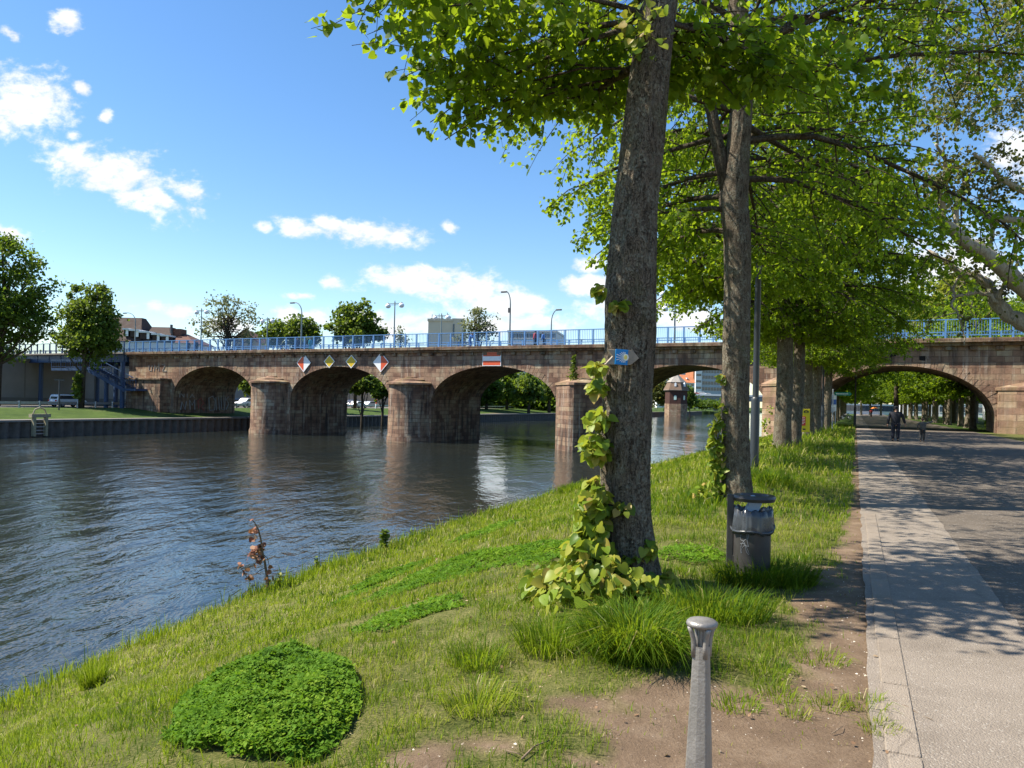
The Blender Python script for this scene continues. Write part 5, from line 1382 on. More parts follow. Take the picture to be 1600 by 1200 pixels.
# dry sapling at the water's edge
def sapling():
    b = hitb(419, 917); r = thing('dry_sapling', 'thin dead sapling with curled brown leaves at the water edge', 'sapling', b); k = b.y/FPX
    Q = lambda px, py, d=0: atY(px, py, b.y+d)
    m = MB(); st_ = [Q(420, 922), Q(417, 900), Q(414, 880), Q(410, 862), Q(408, 845), Q(404, 828), Q(398, 817), Q(393, 811)]
    m.tube(st_, [.036, .032, .028, .024, .021, .018, .014, .010], 7)
    br = [([(411, 872), (402, 868), (395, 864), (386, 860)], -.1), ([(409, 855), (402, 852), (394, 862), (390, 868)], .1), ([(415, 887), (405, 892), (395, 900), (388, 905)], -.15), ([(388, 905), (380, 893), (375, 885)], -.2), ([(411, 866), (418, 872), (421, 885), (423, 890)], .1), ([(405, 832), (398, 834), (394, 838)], .05), ([(412, 872), (407, 876), (404, 882)], 0)]
    for P, d in br: m.tube([Q(px, py, d*i/len(P)) for i, (px, py) in enumerate(P)], [.010, .009, .007, .005][:len(P)], 5)
    m.build('stem', M_TWIG, r, local=False)
    rg = np.random.default_rng(4); LP = []; LD = []
    for (px, py, s_, n) in [(395, 830, 5, 9), (396, 836, 4, 6), (408, 848, 3, 9), (409, 856, 3, 6), (397, 860, 6, 20), (391, 866, 4, 9), (405, 872, 5, 12), (410, 868, 2, 4), (376, 884, 3, 6), (381, 892, 3, 6), (389, 902, 4, 10), (423, 889, 2, 4), (420, 905, 3, 8), (419, 915, 4, 9), (393, 812, 1.5, 3), (400, 878, 3, 4)]:
        for i in range(n): LP.append(tuple(Q(px+rg.normal(0, s_*.6), py+rg.normal(0, s_*.6), rg.normal(0, .06)))); LD.append(rg.normal(0, 1, 3)-np.array([0, 0, .6]))
    leaf_obj('dry_leaves', OVAL, LP, LD, rg.uniform(.07, .15, len(LP)), rg.uniform(0, 1, len(LP)), leaf_mat('dry_leaf', [(0, (.14, .045, .028)), (.5, (.30, .125, .07)), (1, (.48, .31, .2))], .25, (.4, .2, .08), .6), rg, r, 1.0)
sapling()
def sprout(name, label, px, py, hpx, seed, n=40, mat=None):
    b = hitb(px, py); r = thing(name, label, 'plant', b); k = b.y/FPX; H = hpx*k; rg = np.random.default_rng(seed)
    m = MB(); m.tube([(0, 0, -.02), (.01, 0, H*.5), (0, .01, H)], [.006, .005, .003], 5); m.build('stem', M_LEAFM, r)
    z = rg.uniform(.1, 1, n)*H; a = rg.uniform(0, 6.28, n); P = np.stack([0*z, 0*z, z], -1); D_ = np.stack([np.cos(a), np.sin(a), rg.uniform(.0, .9, n)], -1)
    leaf_obj('leaves', OVAL, P, D_, H*rg.uniform(.15, .3, n), rg.normal(.6, .2, n), mat or M_LEAFM, rg, r, .5, local=True)
sprout('young_plant', 'bright yellow-green sprout right of the dead sapling', 437, 920, 22, 1, 26, M_LEAFG)
sprout('young_plant', 'tall wispy weed at the water edge left of the clover mats', 600, 862, 34, 2, 60)
sprout('young_plant', 'wispy weed on the bank below the second round pier reflection', 494, 893, 24, 3, 40)
# hedge and shrubs by the right abutment
rg = np.random.default_rng(14)
def hedge(name, label, s0, s1, t0, t1, H, n, lsz, seed, group=None, leaf=None):
    rg = np.random.default_rng(seed); x, y = xy((s0+s1)/2, (t0+t1)/2); r = thing(name, label, 'hedge', (x, y, 0), math.atan2(UY, UX), group)
    a, b = (s1-s0)/2, (t1-t0)/2
    P = rg.uniform(-1, 1, (n, 3)); ax = rg.integers(0, 3, n); sg = np.where(rg.random(n) < .5, -1, 1)
    P[np.arange(n), ax] = sg*rg.uniform(.86, 1.03, n); P *= np.array([a, b, H/2]); P[:, 2] += H/2; P += rg.normal(0, .035, P.shape)
    ok = P[:, 2] > .02; P = P[ok]
    leaf_obj('foliage', OVAL, P, rg.normal(0, 1, P.shape), rg.uniform(lsz*.6, lsz*1.2, len(P)), rg.normal(.5, .25, len(P)), leaf or M_LEAFM, rg, r, 1.0, local=True)
    MB().box(-a*.9, a*.9, -b*.88, b*.88, 0, H*.9).build('hedge_shade_core', plain('hedge_shade', (.018, .03, .008), .95, .3, 8), r)  # dark box painting the shade between the hedge leaves
    return r
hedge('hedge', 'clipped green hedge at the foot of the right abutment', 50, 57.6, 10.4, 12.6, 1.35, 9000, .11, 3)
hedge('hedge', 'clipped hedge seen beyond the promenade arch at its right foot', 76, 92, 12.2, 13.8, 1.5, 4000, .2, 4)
# ivy tuft on the pointed pier
v = fac(896, 597, -1.2); r = thing('wall_shrub', 'leafy weed growing out of the cap of the pointed pier', 'plant', bw(v.x, -1.2, 4.1))
n = 500; z = rg.uniform(0, 1, n); P = np.stack([rg.normal(0, .22, n)*(1.1-z), rg.normal(0, .2, n)*(1.1-z), z*2.3-.2], -1)
leaf_obj('foliage', OVAL, P, rg.normal(0, 1, P.shape)+np.array([0, 0, .5]), rg.uniform(.1, .24, n), rg.normal(.55, .2, n), M_LEAFM, rg, r, 1.0, local=True)
MB().tube([(0, 0, -.3), (.02, 0, .8), (0, 0, 1.9)], [.03, .02, .008], 5).build('stem', M_TWIG, r)
# ================================================================== people
def skin(name, verts, edges, radii, mat, parent, sub=1, root=0):
    me = bpy.data.meshes.new(name); me.from_pydata([tuple(v) for v in verts], edges, [])
    o = link(name, me, None, parent)
    sk = o.modifiers.new('skin', 'SKIN'); sk.use_smooth_shade = True
    for i, r_ in enumerate(radii):
        rr_ = (r_, r_) if not hasattr(r_, '__len__') else r_
        me.skin_vertices[0].data[i].radius = rr_; me.skin_vertices[0].data[i].use_root = (i == root)
    if sub: sb = o.modifiers.new('sub', 'SUBSURF'); sb.levels = sub; sb.render_levels = sub
    bpy.context.view_layer.update()
    m2 = bpy.data.meshes.new_from_object(o.evaluated_get(bpy.context.evaluated_depsgraph_get()))
    m2.materials.clear(); m2.materials.append(mat); m2.polygons.foreach_set('use_smooth', [True]*len(m2.polygons))
    o.modifiers.clear(); o.data = m2; m2.name = name; return o
M_SKIN = plain('skin', (.42, .24, .17), .5, .06); M_NAVY = plain('navy_cloth', (.010, .012, .020), .85, .3, 20, bump=.2); M_NAVY2 = plain('navy_trousers', (.012, .015, .028), .85, .3, 20, bump=.2)
M_GREYC = plain('grey_cloth', (.10, .095, .09), .9, .25, 25, bump=.2); M_GREYT = plain('dark_grey_trousers', (.035, .035, .038), .9, .25, 20); M_HAIRB = plain('brown_hair', (.06, .03, .018), .7, .3, 40); M_HAIRD = plain('dark_hair', (.012, .010, .009), .6, .3, 40)
M_SHOE = plain('dark_shoe', (.02, .018, .017), .5, .2); M_SHOEB = plain('tan_shoe', (.16, .10, .06), .6, .2)
M_CLB = plain('blue_cloth', (.05, .15, .42), .8, .2); M_CLR = plain('red_cloth', (.42, .03, .03), .8, .2); M_CLT = plain('turquoise_cloth', (.02, .30, .38), .8, .15); M_CLW = plain('white_cloth', (.7, .7, .7), .7, .08); M_CLK = plain('black_cloth', (.015, .015, .018), .85, .3)
def person(label, loc, H, rz, top, bottom, hair, armL=None, armR=None, legs=((0, 0), (0, 0)), shoe=None, wide=1.0, cap=None, seated=None, group=None, coat=.50):
    """faces local +y. arm: (elbow, wrist) offsets from the shoulder in units of H. legs: forward shift of knee, foot."""
    r = thing('person', label, 'person', loc, rz, group); u = H
    sh = .105*wide; hip = .05*wide
    J = {'pel': (0, 0, .52), 'wst': (0, .0, .61), 'chest': (0, -.005, .73), 'neck': (0, .0, .835), 'nk2': (0, .008, .865), 'head': (0, .012, .925), 'crn': (0, .006, .975)}
    if seated: J = {k: (x, y+seated*(z-.52), z) for k, (x, y, z) in J.items()}
    arms = {'L': armL or ((-.035, -.01, -.165), (-.045, .03, -.32)), 'R': armR or ((.035, -.01, -.165), (.045, .03, -.32))}
    V = []; E = []; Rr = []; idx = {}
    def add(n, p, rad, par=None):
        idx[n] = len(V); V.append(Vector(p)*u); Rr.append((rad[0]*u, rad[1]*u) if hasattr(rad, '__len__') else rad*u)
        if par is not None: E.append((idx[par], idx[n]))
    add('pel', J['pel'], .048*wide); add('wst', J['wst'], (.048*wide, .042), 'pel'); add('chest', J['chest'], (.060*wide, .045), 'wst'); add('neck', J['neck'], .034, 'chest'); add('nk2', J['nk2'], .031, 'neck')
    add('head', J['head'], (.046, .056), 'nk2'); add('crn', J['crn'], (.036, .042), 'head')
    foot = {}
    for sd, sg in (('L', -1), ('R', 1)):
        s0 = Vector((sg*sh, J['chest'][1], J['chest'][2]+.07)); e, w = arms[sd]; e = s0+Vector(e); w = s0+Vector(w)
        add('s'+sd, s0, .038, 'chest'); add('e'+sd, e, .027, 's'+sd); add('w'+sd, w, .018, 'e'+sd)
        d = (w-e).normalized(); pm = w+d*.030; add('p'+sd, pm, (.018, .012), 'w'+sd)
        sdv = d.cross(Vector((0, 1, .2))).normalized()
        for fi, (o_, L) in enumerate(((-.012, .040), (-.004, .046), (.004, .044), (.011, .036))):
            k1 = pm+d*.018+sdv*o_; k2 = k1+d*L*.5+Vector((0, .006, 0)); k3 = k2+d*L*.4+Vector((0, .012, 0))
            add(f'f{sd}{fi}a', k1, .0052, 'p'+sd); add(f'f{sd}{fi}b', k2, .0048, f'f{sd}{fi}a'); add(f'f{sd}{fi}c', k3, .004, f'f{sd}{fi}b')
        th_ = w+d*.012+Vector((0, .016, 0)); add(f't{sd}a', th_, .0058, 'w'+sd); add(f't{sd}b', th_+d*.022+Vector((0, .008, 0)), .0046, f't{sd}a')
        kf, ff = legs[0 if sd == 'L' else 1]
        h0 = Vector((sg*hip, 0, .50)); kn = Vector((sg*hip*1.0, kf, .275 if not seated else .30)); an = Vector((sg*hip*1.02, ff, .045)); to = an+Vector((sg*.008, .085, -.025))
        add('h'+sd, h0, .052*wide, 'pel'); add('k'+sd, kn, .036, 'h'+sd); add('a'+sd, an, .022, 'k'+sd); add('t'+sd, to, (.020, .015), 'a'+sd); foot[sd] = (an, to, kn, h0)
    skin('body', V, E, Rr, M_SKIN, r, 1)
    # face
    hd = Vector(J['head'])*u
    fm = MB()
    for sg in (-1, 1): fm.lathe([(0, -.006*u), (.006*u, 0), (0, .006*u)], 6, (hd.x+sg*.018*u, hd.y+.046*u, hd.z+.002*u))
    fm.build('eyes', M_HAIRD, r)
    MB().bar((hd.x, hd.y+.046*u, hd.z+.006*u), (hd.x, hd.y+.058*u, hd.z-.014*u), .012*u, .012*u).build('nose', M_SKIN, r, bevel=.003*u)
    em = MB()
    for sg in (-1, 1): em.lathe([(0, -.016*u), (.009*u, -.004*u), (.010*u, .008*u), (0, .016*u)], 8, (hd.x+sg*.048*u, hd.y-.004*u, hd.z-.004*u))
    em.build('ears', M_SKIN, r, smooth=True)
    # hair
    hm = MB(); hm.lathe([(.054*u, -.018*u), (.060*u, .01*u), (.056*u, .035*u), (.042*u, .058*u), (.02*u, .070*u), (0, .073*u)], 16, (hd.x, hd.y-.010*u, hd.z)); hm.build('hair', hair, r, smooth=True)
    if cap:
        cm = MB(); cm.lathe([(.061*u, .018*u), (.068*u, .03*u), (.062*u, .058*u), (.035*u, .078*u), (0, .083*u)], 18, (hd.x, hd.y-.004*u, hd.z)); cm.lathe([(.03*u, .018*u), (.08*u, .012*u), (.081*u, .018*u), (.03*u, .026*u)], 18, (hd.x, hd.y+.02*u, hd.z)); cm.build('cap', cap, r, smooth=True)
    # jacket and trousers follow the body
    g = 1.16; V2 = []; E2 = []; R2_ = []
    def a2(p, rad, par=None):
        V2.append(Vector(p)*u if not isinstance(p, Vector) else p*u); R2_.append((rad[0]*u, rad[1]*u)); 
        if par is not None: E2.append((par, len(V2)-1))
        return len(V2)-1
    i0 = a2((0, J['pel'][1], coat-.03), (.105*wide, .085)); i1 = a2((J['wst']), (.098*wide, .082), i0); i2 = a2(J['chest'], (.104*wide, .084), i1); i3 = a2((J['neck'][0], J['neck'][1], J['neck'][2]-.012), (.046, .044), i2)
    for sd, sg in (('L', -1), ('R', 1)):
        s0 = Vector((sg*sh, J['chest'][1], J['chest'][2]+.065)); e, w = arms[sd]; e = s0+Vector(e); w = s0+Vector(w)
        a = a2(s0, (.050, .050), i2); b_ = a2(e, (.045, .045), a); a2(w+(w-e)*.06, (.036, .036), b_)
    skin('jacket', V2, E2, R2_, top, r, 1)
    V2.clear(); E2.clear(); R2_.clear()
    i0 = a2((0, J['pel'][1], .58), (.086*wide, .074))
    for sd, sg in (('L', -1), ('R', 1)):
        an, to, kn, h0 = foot[sd]
        a = a2(h0+Vector((0, 0, -.01)), (.070*wide, .072), i0); b_ = a2(kn, (.055*wide, .056), a); a2(an+Vector((0, 0, .012)), (.036*wide, .038), b_)
    skin('trousers', V2, E2, R2_, bottom, r, 1)
    for sd in 'LR':
        an, to, kn, h0 = foot[sd]
        skin('shoe', [(an+Vector((0, -.022, -.022)))*u, (an+Vector((0, .03, -.024)))*u, (to+Vector((0, .0, .004)))*u], [(0, 1), (1, 2)], [.027*u, .027*u, .022*u], shoe or M_SHOE, r, 1)
    return r
PD = -math.atan2(UX, UY)      # rotation that faces along the promenade
v = atZ(1399, 689.5, 0); 
person('person in dark navy jacket, navy trousers and dark cap walking away with arms held out', v, 1.82, PD+.05, M_NAVY, M_NAVY2, M_HAIRD, ((-.050, -.02, -.155), (-.070, .0, -.31)), ((.060, -.015, -.15), (.10, .03, -.285)), ((.02, .0), (.01, .03)), None, 1.28, M_NAVY, coat=.46)
v = atZ(1441, 690, 0)
person('child in grey jacket and dark trousers with one arm stretched out to the side', v, 1.22, PD, M_GREYC, M_GREYT, M_HAIRB, ((-.07, -.02, -.12), (-.05, .05, -.21)), ((.13, .02, .025), (.26, .05, .075)), ((.03, -.03), (.02, .05)), M_SHOEB, 1.2)
# walkers on the bridge
def on_bridge(px, y=1.6): f = fac(px, 545, y); return bw(f.x, y, 7.33)
BR = BA
WB = 'people on the bridge'
person('person in red jacket carrying a blue pack on the bridge', on_bridge(836), 1.75, BR+1.4, M_CLR, M_CLK, M_HAIRD, legs=((.03, .04), (-.01, -.05)))
person('person in bright blue jacket bending forward right behind the red jacket', on_bridge(850), 1.6, BR+1.4, M_CLB, M_NAVY2, M_HAIRD, legs=((.03, .04), (-.01, -.05)), seated=.35)
person('person in dark clothes near the left curved arm lamp on the bridge', on_bridge(465), 1.75, BR+1.5, M_CLK, M_NAVY2, M_HAIRD, legs=((.03, .05), (-.01, -.06)))
person('person in turquoise jacket on the bridge above the left red and white diamond', on_bridge(485), 1.65, BR+1.5, M_CLT, M_CLT, M_HAIRB, legs=((.03, .05), (-.01, -.06)))
person('person in dark jacket on the bridge above the right yellow diamond', on_bridge(538), 1.75, BR-1.5, M_NAVY, M_CLK, M_HAIRD, legs=((.03, .05), (-.01, -.06)))
person('person in dark coat standing at the far left part of the railing', on_bridge(294, 2.2), 1.75, BR+1.3, M_CLK, M_NAVY, M_HAIRD)
person('person in dark coat walking just right of another dark-coated one at the left railing', on_bridge(307, 1.4), 1.7, BR-1.5, M_NAVY, M_CLK, M_HAIRD, legs=((.03, .05), (-.01, -.06)))
person('person in white top and dark trousers on the bridge above the promenade arch', on_bridge(1372), 1.75, BR-1.4, plain('grey_blue_cloth', (.16, .19, .26), .8, .1), M_NAVY2, M_HAIRB, legs=((.03, .05), (-.01, -.06)))
# bicycles
M_BIKE = plain('bike_frame', (.03, .04, .06), .35, .1); M_TYRE = plain('tyre_rubber', (.015, .015, .015), .8, .2); M_RIM = plain('steel_rim', (.45, .46, .48), .35, .1, metal=.8)
def bicycle(label, loc, rz, mat=None, group=None):
    r = thing('bicycle', label, 'bicycle', loc, rz, group); R0 = .34
    for y in (-.52, .52):
        w = MB(); w.tube([(0, y+R0*math.cos(a), .34+R0*math.sin(a)) for a in [2*math.pi*i/24 for i in range(25)]], .022, 6, cap=False); o = w.build('wheel', M_TYRE, r, smooth=True)
        s_ = MB()
        for i in range(10): a = math.pi*2*i/10; s_.bar((0, y, .34), (0, y+.32*math.cos(a), .34+.32*math.sin(a)), .006)
        s_.build('spokes', M_RIM, o)
    f = MB(); A = (0, -.52, .34); B = (0, -.12, .30); C_ = (0, -.22, .82); D_ = (0, .36, .80); E_ = (0, .52, .34)
    for a, b in ((A, B), (A, C_), (B, C_), (C_, D_), (B, D_), (D_, E_)): f.tube([a, b], .02, 6)
    f.tube([D_, (0, .33, 1.02)], .018, 6); f.build('frame', mat or M_BIKE, r)
    MB().tube([(-.28, .24, 1.03), (-.1, .33, 1.04), (.1, .33, 1.04), (.28, .24, 1.03)], .016, 6).build('handlebar', M_TYRE, r)
    MB().box(-.06, .06, -.36, -.10, .90, .95).tube([(0, -.22, .82), (0, -.23, .90)], .016, 6).build('saddle', M_TYRE, r, bevel=.02)
    return r
def cyclist(label_b, label_p, loc, rz, top, bottom, hair, cap=None):
    b_ = bicycle(label_b, loc, rz)
    m = Matrix.Rotation(rz, 3, 'Z')
    person(label_p, Vector(loc)+m @ Vector((0, -.22, .06)), 1.75, rz, top, bottom, hair, ((-.02, .12, -.10), (.0, .22, -.16)), ((.02, .12, -.10), (.0, .22, -.16)), ((.14, .06), (.10, .12)), None, 1.0, cap, seated=.55)
cyclist('bicycle ridden by the blue-clad cyclist on the bridge', 'cyclist in blue jacket and white helmet riding over the bridge', on_bridge(736, 2.0), BR-1.5708, M_CLB, M_CLB, M_HAIRD, M_CLW)
v = atZ(1361, 652.6, 0)
cyclist('bicycle ridden by the red-shirted cyclist far down the promenade', 'cyclist in red shirt far down the promenade', v, PD+math.pi, M_CLR, M_CLK, M_HAIRD)
for i in range(5):
    x, y = xy(128+i*1.1, -1.3); bicycle('bicycle parked in the rack at the far left side of the promenade', (x, y, 0), PD+1.2, None, 'bicycles parked far down the promenade')
for i, px in enumerate((330, 350)):
    bicycle(['bicycle leaning on the rear railing near the bare spring tree, left of two', 'bicycle leaning on the rear railing near the bare spring tree, right of two'][i], on_bridge(px-65, BW-.6), BR-1.5708, M_CLB)
# ================================================================== vehicles
M_WIN = plain('car_glass', (.03, .04, .05), .08, .1, spec=.8); M_LIGHT = plain('headlamp', (.75, .76, .76), .15, .05); M_TAIL = plain('tail_lamp', (.45, .02, .02), .25, .05)
def car(label, loc, rz, paint, kind='hatch', group='cars on the quay road and beyond', cat='car'):
    r = thing('parked_car' if cat == 'car' else 'van', label, cat, loc, rz, group)
    if kind == 'suv': Pf = [(-2.2, .32), (-2.22, .85), (-2.05, 1.02), (-1.85, 1.62), (-1.6, 1.68), (.35, 1.68), (.65, 1.62), (1.25, 1.08), (2.05, .95), (2.2, .75), (2.22, .35)]; W_ = .9; Gf = [(-1.86, 1.08), (-1.72, 1.55), (.42, 1.57), (1.02, 1.10)]
    elif kind == 'van': Pf = [(-2.4, .35), (-2.4, 1.9), (-2.25, 2.0), (1.15, 2.0), (1.4, 1.9), (1.95, 1.15), (2.45, .98), (2.5, .4)]; W_ = .95; Gf = [(-2.25, 1.25), (-2.2, 1.8), (1.25, 1.8), (1.7, 1.25)]
    else: Pf = [(-2.05, .30), (-2.1, .75), (-1.95, .95), (-1.5, 1.38), (-1.2, 1.45), (.1, 1.45), (.4, 1.40), (1.05, .98), (1.9, .84), (2.08, .65), (2.1, .32)]; W_ = .86; Gf = [(-1.68, .99), (-1.35, 1.33), (.2, 1.36), (.82, .99)]
    body = MB().profile(Pf, -W_, W_).build('body', paint, r, bevel=.09)
    for sg in (-1, 1):
        y = sg*(W_+.004); m = MB().profile(Gf, min(y, y-sg*.02), max(y, y-sg*.02)); m.build('side_window', M_WIN, r)
    f0, f1 = Gf[3], Gf[2]; MB().bar((f0[0]+.19, 0, f0[1]), (f1[0]+.16, 0, f1[1]), 1.4, .05).build('windscreen', M_WIN, r)
    f0, f1 = Gf[0], Gf[1]; MB().bar((f0[0]-.16, 0, f0[1]), (f1[0]-.12, 0, f1[1]), 1.35, .05).build('rear_window', M_WIN, r)
    wx = 1.35 if kind != 'van' else 1.55
    for x in (-wx, wx):
        for sg in (-1, 1):
            tm = MB(); tm.lathe([(0, -.11), (.30, -.11), (.34, -.08), (.34, .08), (.30, .11), (0, .11)], 18); tm.xf(Matrix.Translation((x, sg*(W_-.09), .34)) @ Matrix.Rotation(R(90), 4, 'X'))
            wv_ = tm.build('wheel', M_TYRE, r, smooth=True, angle=40)
            rm = MB(); rm.lathe([(0, -.125), (.2, -.12), (.21, .12), (0, .125)], 14); rm.xf(Matrix.Translation((x, sg*(W_-.09), .34)) @ Matrix.Rotation(R(90), 4, 'X')); rm.build('rim', M_RIM, wv_)
    fx = Pf[-1][0]
    for sg in (-1, 1):
        MB().box(fx-.16, fx+.01, sg*W_*.72-.16, sg*W_*.72+.16, .66, .82).build('headlight', M_LIGHT, r, bevel=.03)
        MB().box(-fx-.03, -fx+.12, sg*W_*.8-.12, sg*W_*.8+.12, .78, .98).build('taillight', M_TAIL, r, bevel=.03)
    return r
PW = plain('car_white', (.72, .73, .75), .25, .03, spec=.6); PS = plain('car_silver', (.38, .40, .43), .25, .05, metal=.5); PDK = plain('car_dark', (.03, .035, .05), .2, .1, spec=.6); PR = plain('car_red', (.45, .03, .04), .25, .05); PBL = plain('car_blue', (.04, .10, .25), .25, .05)
RA = math.atan2(UY, UX)
def onroad(px, t_, z=None):
    # point of the far road (fixed distance t from the promenade line) seen at column px
    a, b = ray(px, 625); k = t_/(a*UY-UX); X, Y = a*k, k; return Vector((X, Y, gz(X, Y)+.03))
car('white sports utility car behind the lower trunk of the pointed green tree', onroad(106, -97), RA, PW, 'suv')
car('silver car on the quay road seen beside the left round pier', onroad(386, -98), RA+math.pi, PW, 'suv')
car('dark car parked behind the silver one in the far arch', onroad(368, -106), RA, PBL, 'hatch')
car('white car parked on the quay under the second water arch', onroad(561, -97), RA, PW, 'hatch')
car('dark blue car behind the white one under the second water arch', onroad(551, -104), RA+math.pi, PDK, 'suv')
car('silver car parked behind the leaning tree in the second arch', onroad(580, -105), RA, PS, 'hatch')
# ================================================================== far quay
M_PILE = plain('sheet_pile_steel', (.105, .088, .076), .8, .35, 2, bump=.3); M_COPE = plain('quay_coping', (.20, .18, .16), .85, .2, 2)
def sheet_piles():
    s0, s1 = 20, 420; x, y = xy(60, -76); r = thing('sheet_pile_wall', 'dark corrugated steel sheet-pile wall along the far bank of the river', 'quay wall', (x, y, WZ))
    V = []; s = s0; prof = []
    while s < s1:
        p_ = 1.15 if s < 200 else 2.3
        prof += [(s, 0), (s+p_*.32, 0), (s+p_*.5, .38), (s+p_*.82, .38)]; s += p_
    for (a, b) in prof:
        X, Y = xy(a, -76.0+b)
        V += [(X, Y, WZ-1.5), (X, Y, -1.52)]
    n = len(prof); I = np.arange(n-1)*2
    np_mesh('sheet_piles', V, [np.stack([I, I+2, I+3, I+1], -1)], M_PILE, r)
    m = MB(); a = [xy(s0, -76.5), xy(s1, -76.5), xy(s1, -75.5), xy(s0, -75.5)]; m.prism(a[::-1], -1.515, -1.30); m.build('capping_beam', M_COPE, r, local=False)
sheet_piles()
M_LAD = plain('pale_yellow_steel', (.30, .265, .17), .7, .2)
b = atY(17, 668, 79.5); x, y = b.x, b.y; s_, t_ = st(x, y); x, y = xy(s_, -75.3)
r = thing('quay_ladder', 'pale framed ladder niche in the sheet-pile wall at the left edge', 'ladder', (x, y, WZ), RA-math.pi/2+math.pi/2)
m = MB(); m.box(-.75, -.5, -.25, .15, .1, 2.0).box(.5, .75, -.25, .15, .1, 2.0).box(-1.0, 1.0, -.3, .2, 2.0, 2.35); m.tube([(-.7, 0, 2.35), (-.5, 0, 2.8), (0, 0, 3.0), (.5, 0, 2.8), (.7, 0, 2.35)], .08, 6); m.build('frame', M_LAD, r)
m = MB()
for i in range(5): m.box(-.5, .5, -.05, .0, .3+i*.35, .38+i*.35)
m.build('rungs', M_GALV, r)
M_FROAD = asphalt('quay_road', (.10, .095, .09), (.16, .15, .14), 8, 9, .1)
def far_ribbon(name, t0, t1, s0, s1, dz, mat):
    s = np.linspace(s0, s1, 120); V = []
    for q in s:
        for tt in (t0, t1):
            X, Y = xy(q, tt); V.append((X, Y, gz(X, Y)+dz))
    I = np.arange(119)*2; tag(np_mesh(name, V, [np.stack([I+2, I+3, I+1, I], -1)], mat), kind='structure')
far_ribbon('road', -111.5, -95.2, -20, 420, .02, M_FROAD)
far_ribbon('path', -79.2, -77.3, -20, 420, .015, plain('quay_path', (.17, .155, .13), .9, .2, .6))
def guardrail():
    x, y = xy(40, -94.2); r = thing('guardrail', 'steel guardrail on posts along the quay road behind the lawn', 'guardrail', (x, y, gz(x, y)))
    m = MB(); pts = []
    for s in np.arange(0, 330, 6.0): X, Y = xy(s, -94.2); pts.append(Vector((X, Y, gz(X, Y)+.62)))
    for a, b in zip(pts[:-1], pts[1:]): m.bar(a, b, .06, .32)
    m.build('beam', M_GALV, r, local=False); pm = None; inv = rootM(r).inverted()
    for s in np.arange(20, 120, 2.6):
        X, Y = xy(s, -94.05); p_ = inv @ Vector((X, Y, gz(X, Y)))
        if pm is None: o = pm = MB().box(-.09, .09, -.09, .09, -.1, .85).build('post', M_GALV, r)
        else: o = pm.copy(); COL.objects.link(o); o.parent = r
        o.location = p_
guardrail()
M_CONC = plain('grey_concrete', (.25, .235, .22), .9, .14, .35, bump=.15); M_CONCD = plain('stained_concrete', (.17, .155, .14), .9, .25, .3)
def retaining_wall():
    x, y = xy(60, -118); r = thing('retaining_wall', 'high grey concrete retaining wall behind the quay road', 'wall', (x, y, -.5))
    s = -30; k = 0
    m = MB(); a = [xy(-40, -118.6), xy(205, -118.6), xy(205, -118), xy(-40, -118)]; m.prism(a[::-1], -1, 6.2); m.build('wall', M_CONC, r, local=False)
    m = MB(); a = [xy(-40, -118.7), xy(205, -118.7), xy(205, -117.7), xy(-40, -117.7)]; m.prism(a[::-1], 6.2, 6.6); m.build('coping', M_COPE, r, local=False)
    m = MB(); a = [xy(-40, -118.0), xy(205, -118.0), xy(205, -117.6), xy(-40, -117.6)]; m.prism(a[::-1], -1, .55); m.build('plinth', M_CONCD, r, local=False)
    m = MB()
    for s in range(-30, 200, 12):
        a = [xy(s, -117.99), xy(s+.14, -117.99), xy(s+.14, -117.94), xy(s, -117.94)]; m.prism(a[::-1], .55, 6.2)
    m.build('joint', M_CONCD, r, local=False)
retaining_wall()
# ---- blue steel span and stairs that carry the bridge on over the road
def blue_span():
    r = thing('steel_walkway', 'dark blue steel bridge span on slim columns continuing the stone bridge to the left', 'bridge', bw(-104.4, 0, 0), BA)
    X0, X1 = -156, -104.45
    def B(m, name, mat=M_BLUED, **k):
        m.v = [tuple(BM @ Vector(p)) for p in m.v]; return m.build(name, mat, r, local=False, **k)
    B(MB().box(X0, X1, -.3, .1, 6.0, 7.15).box(X0, X1, BW-.1, BW+.3, 6.0, 7.15), 'girder'); B(MB().box(X0, X1, -.9, BW+.6, 7.152, 7.36), 'deck_slab', M_COPE)
    m = MB()
    for x in range(int(X0), int(X1), 3): m.box(x, x+.08, -.36, -.302, 6.05, 7.1)
    B(m, 'stiffener')
    for x in (-108.0, -126.5, -145.0):
        for y in (.6, BW-.6): B(MB().tube([(x, y, -1.6), (x, y, 6.0)], .32, 10), 'column')
    rr_ = railing('walkway_railing', 'blue railing along the near edge of the steel span left of the stone bridge', X0, X1, -.7, 7.36, mat=M_BLUED, step=1.6)
    rr_ = railing('walkway_railing', 'blue railing along the rear edge of the steel span left of the stone bridge', X0, X1, BW+.4, 7.36, mat=M_BLUED, step=1.6)
blue_span()
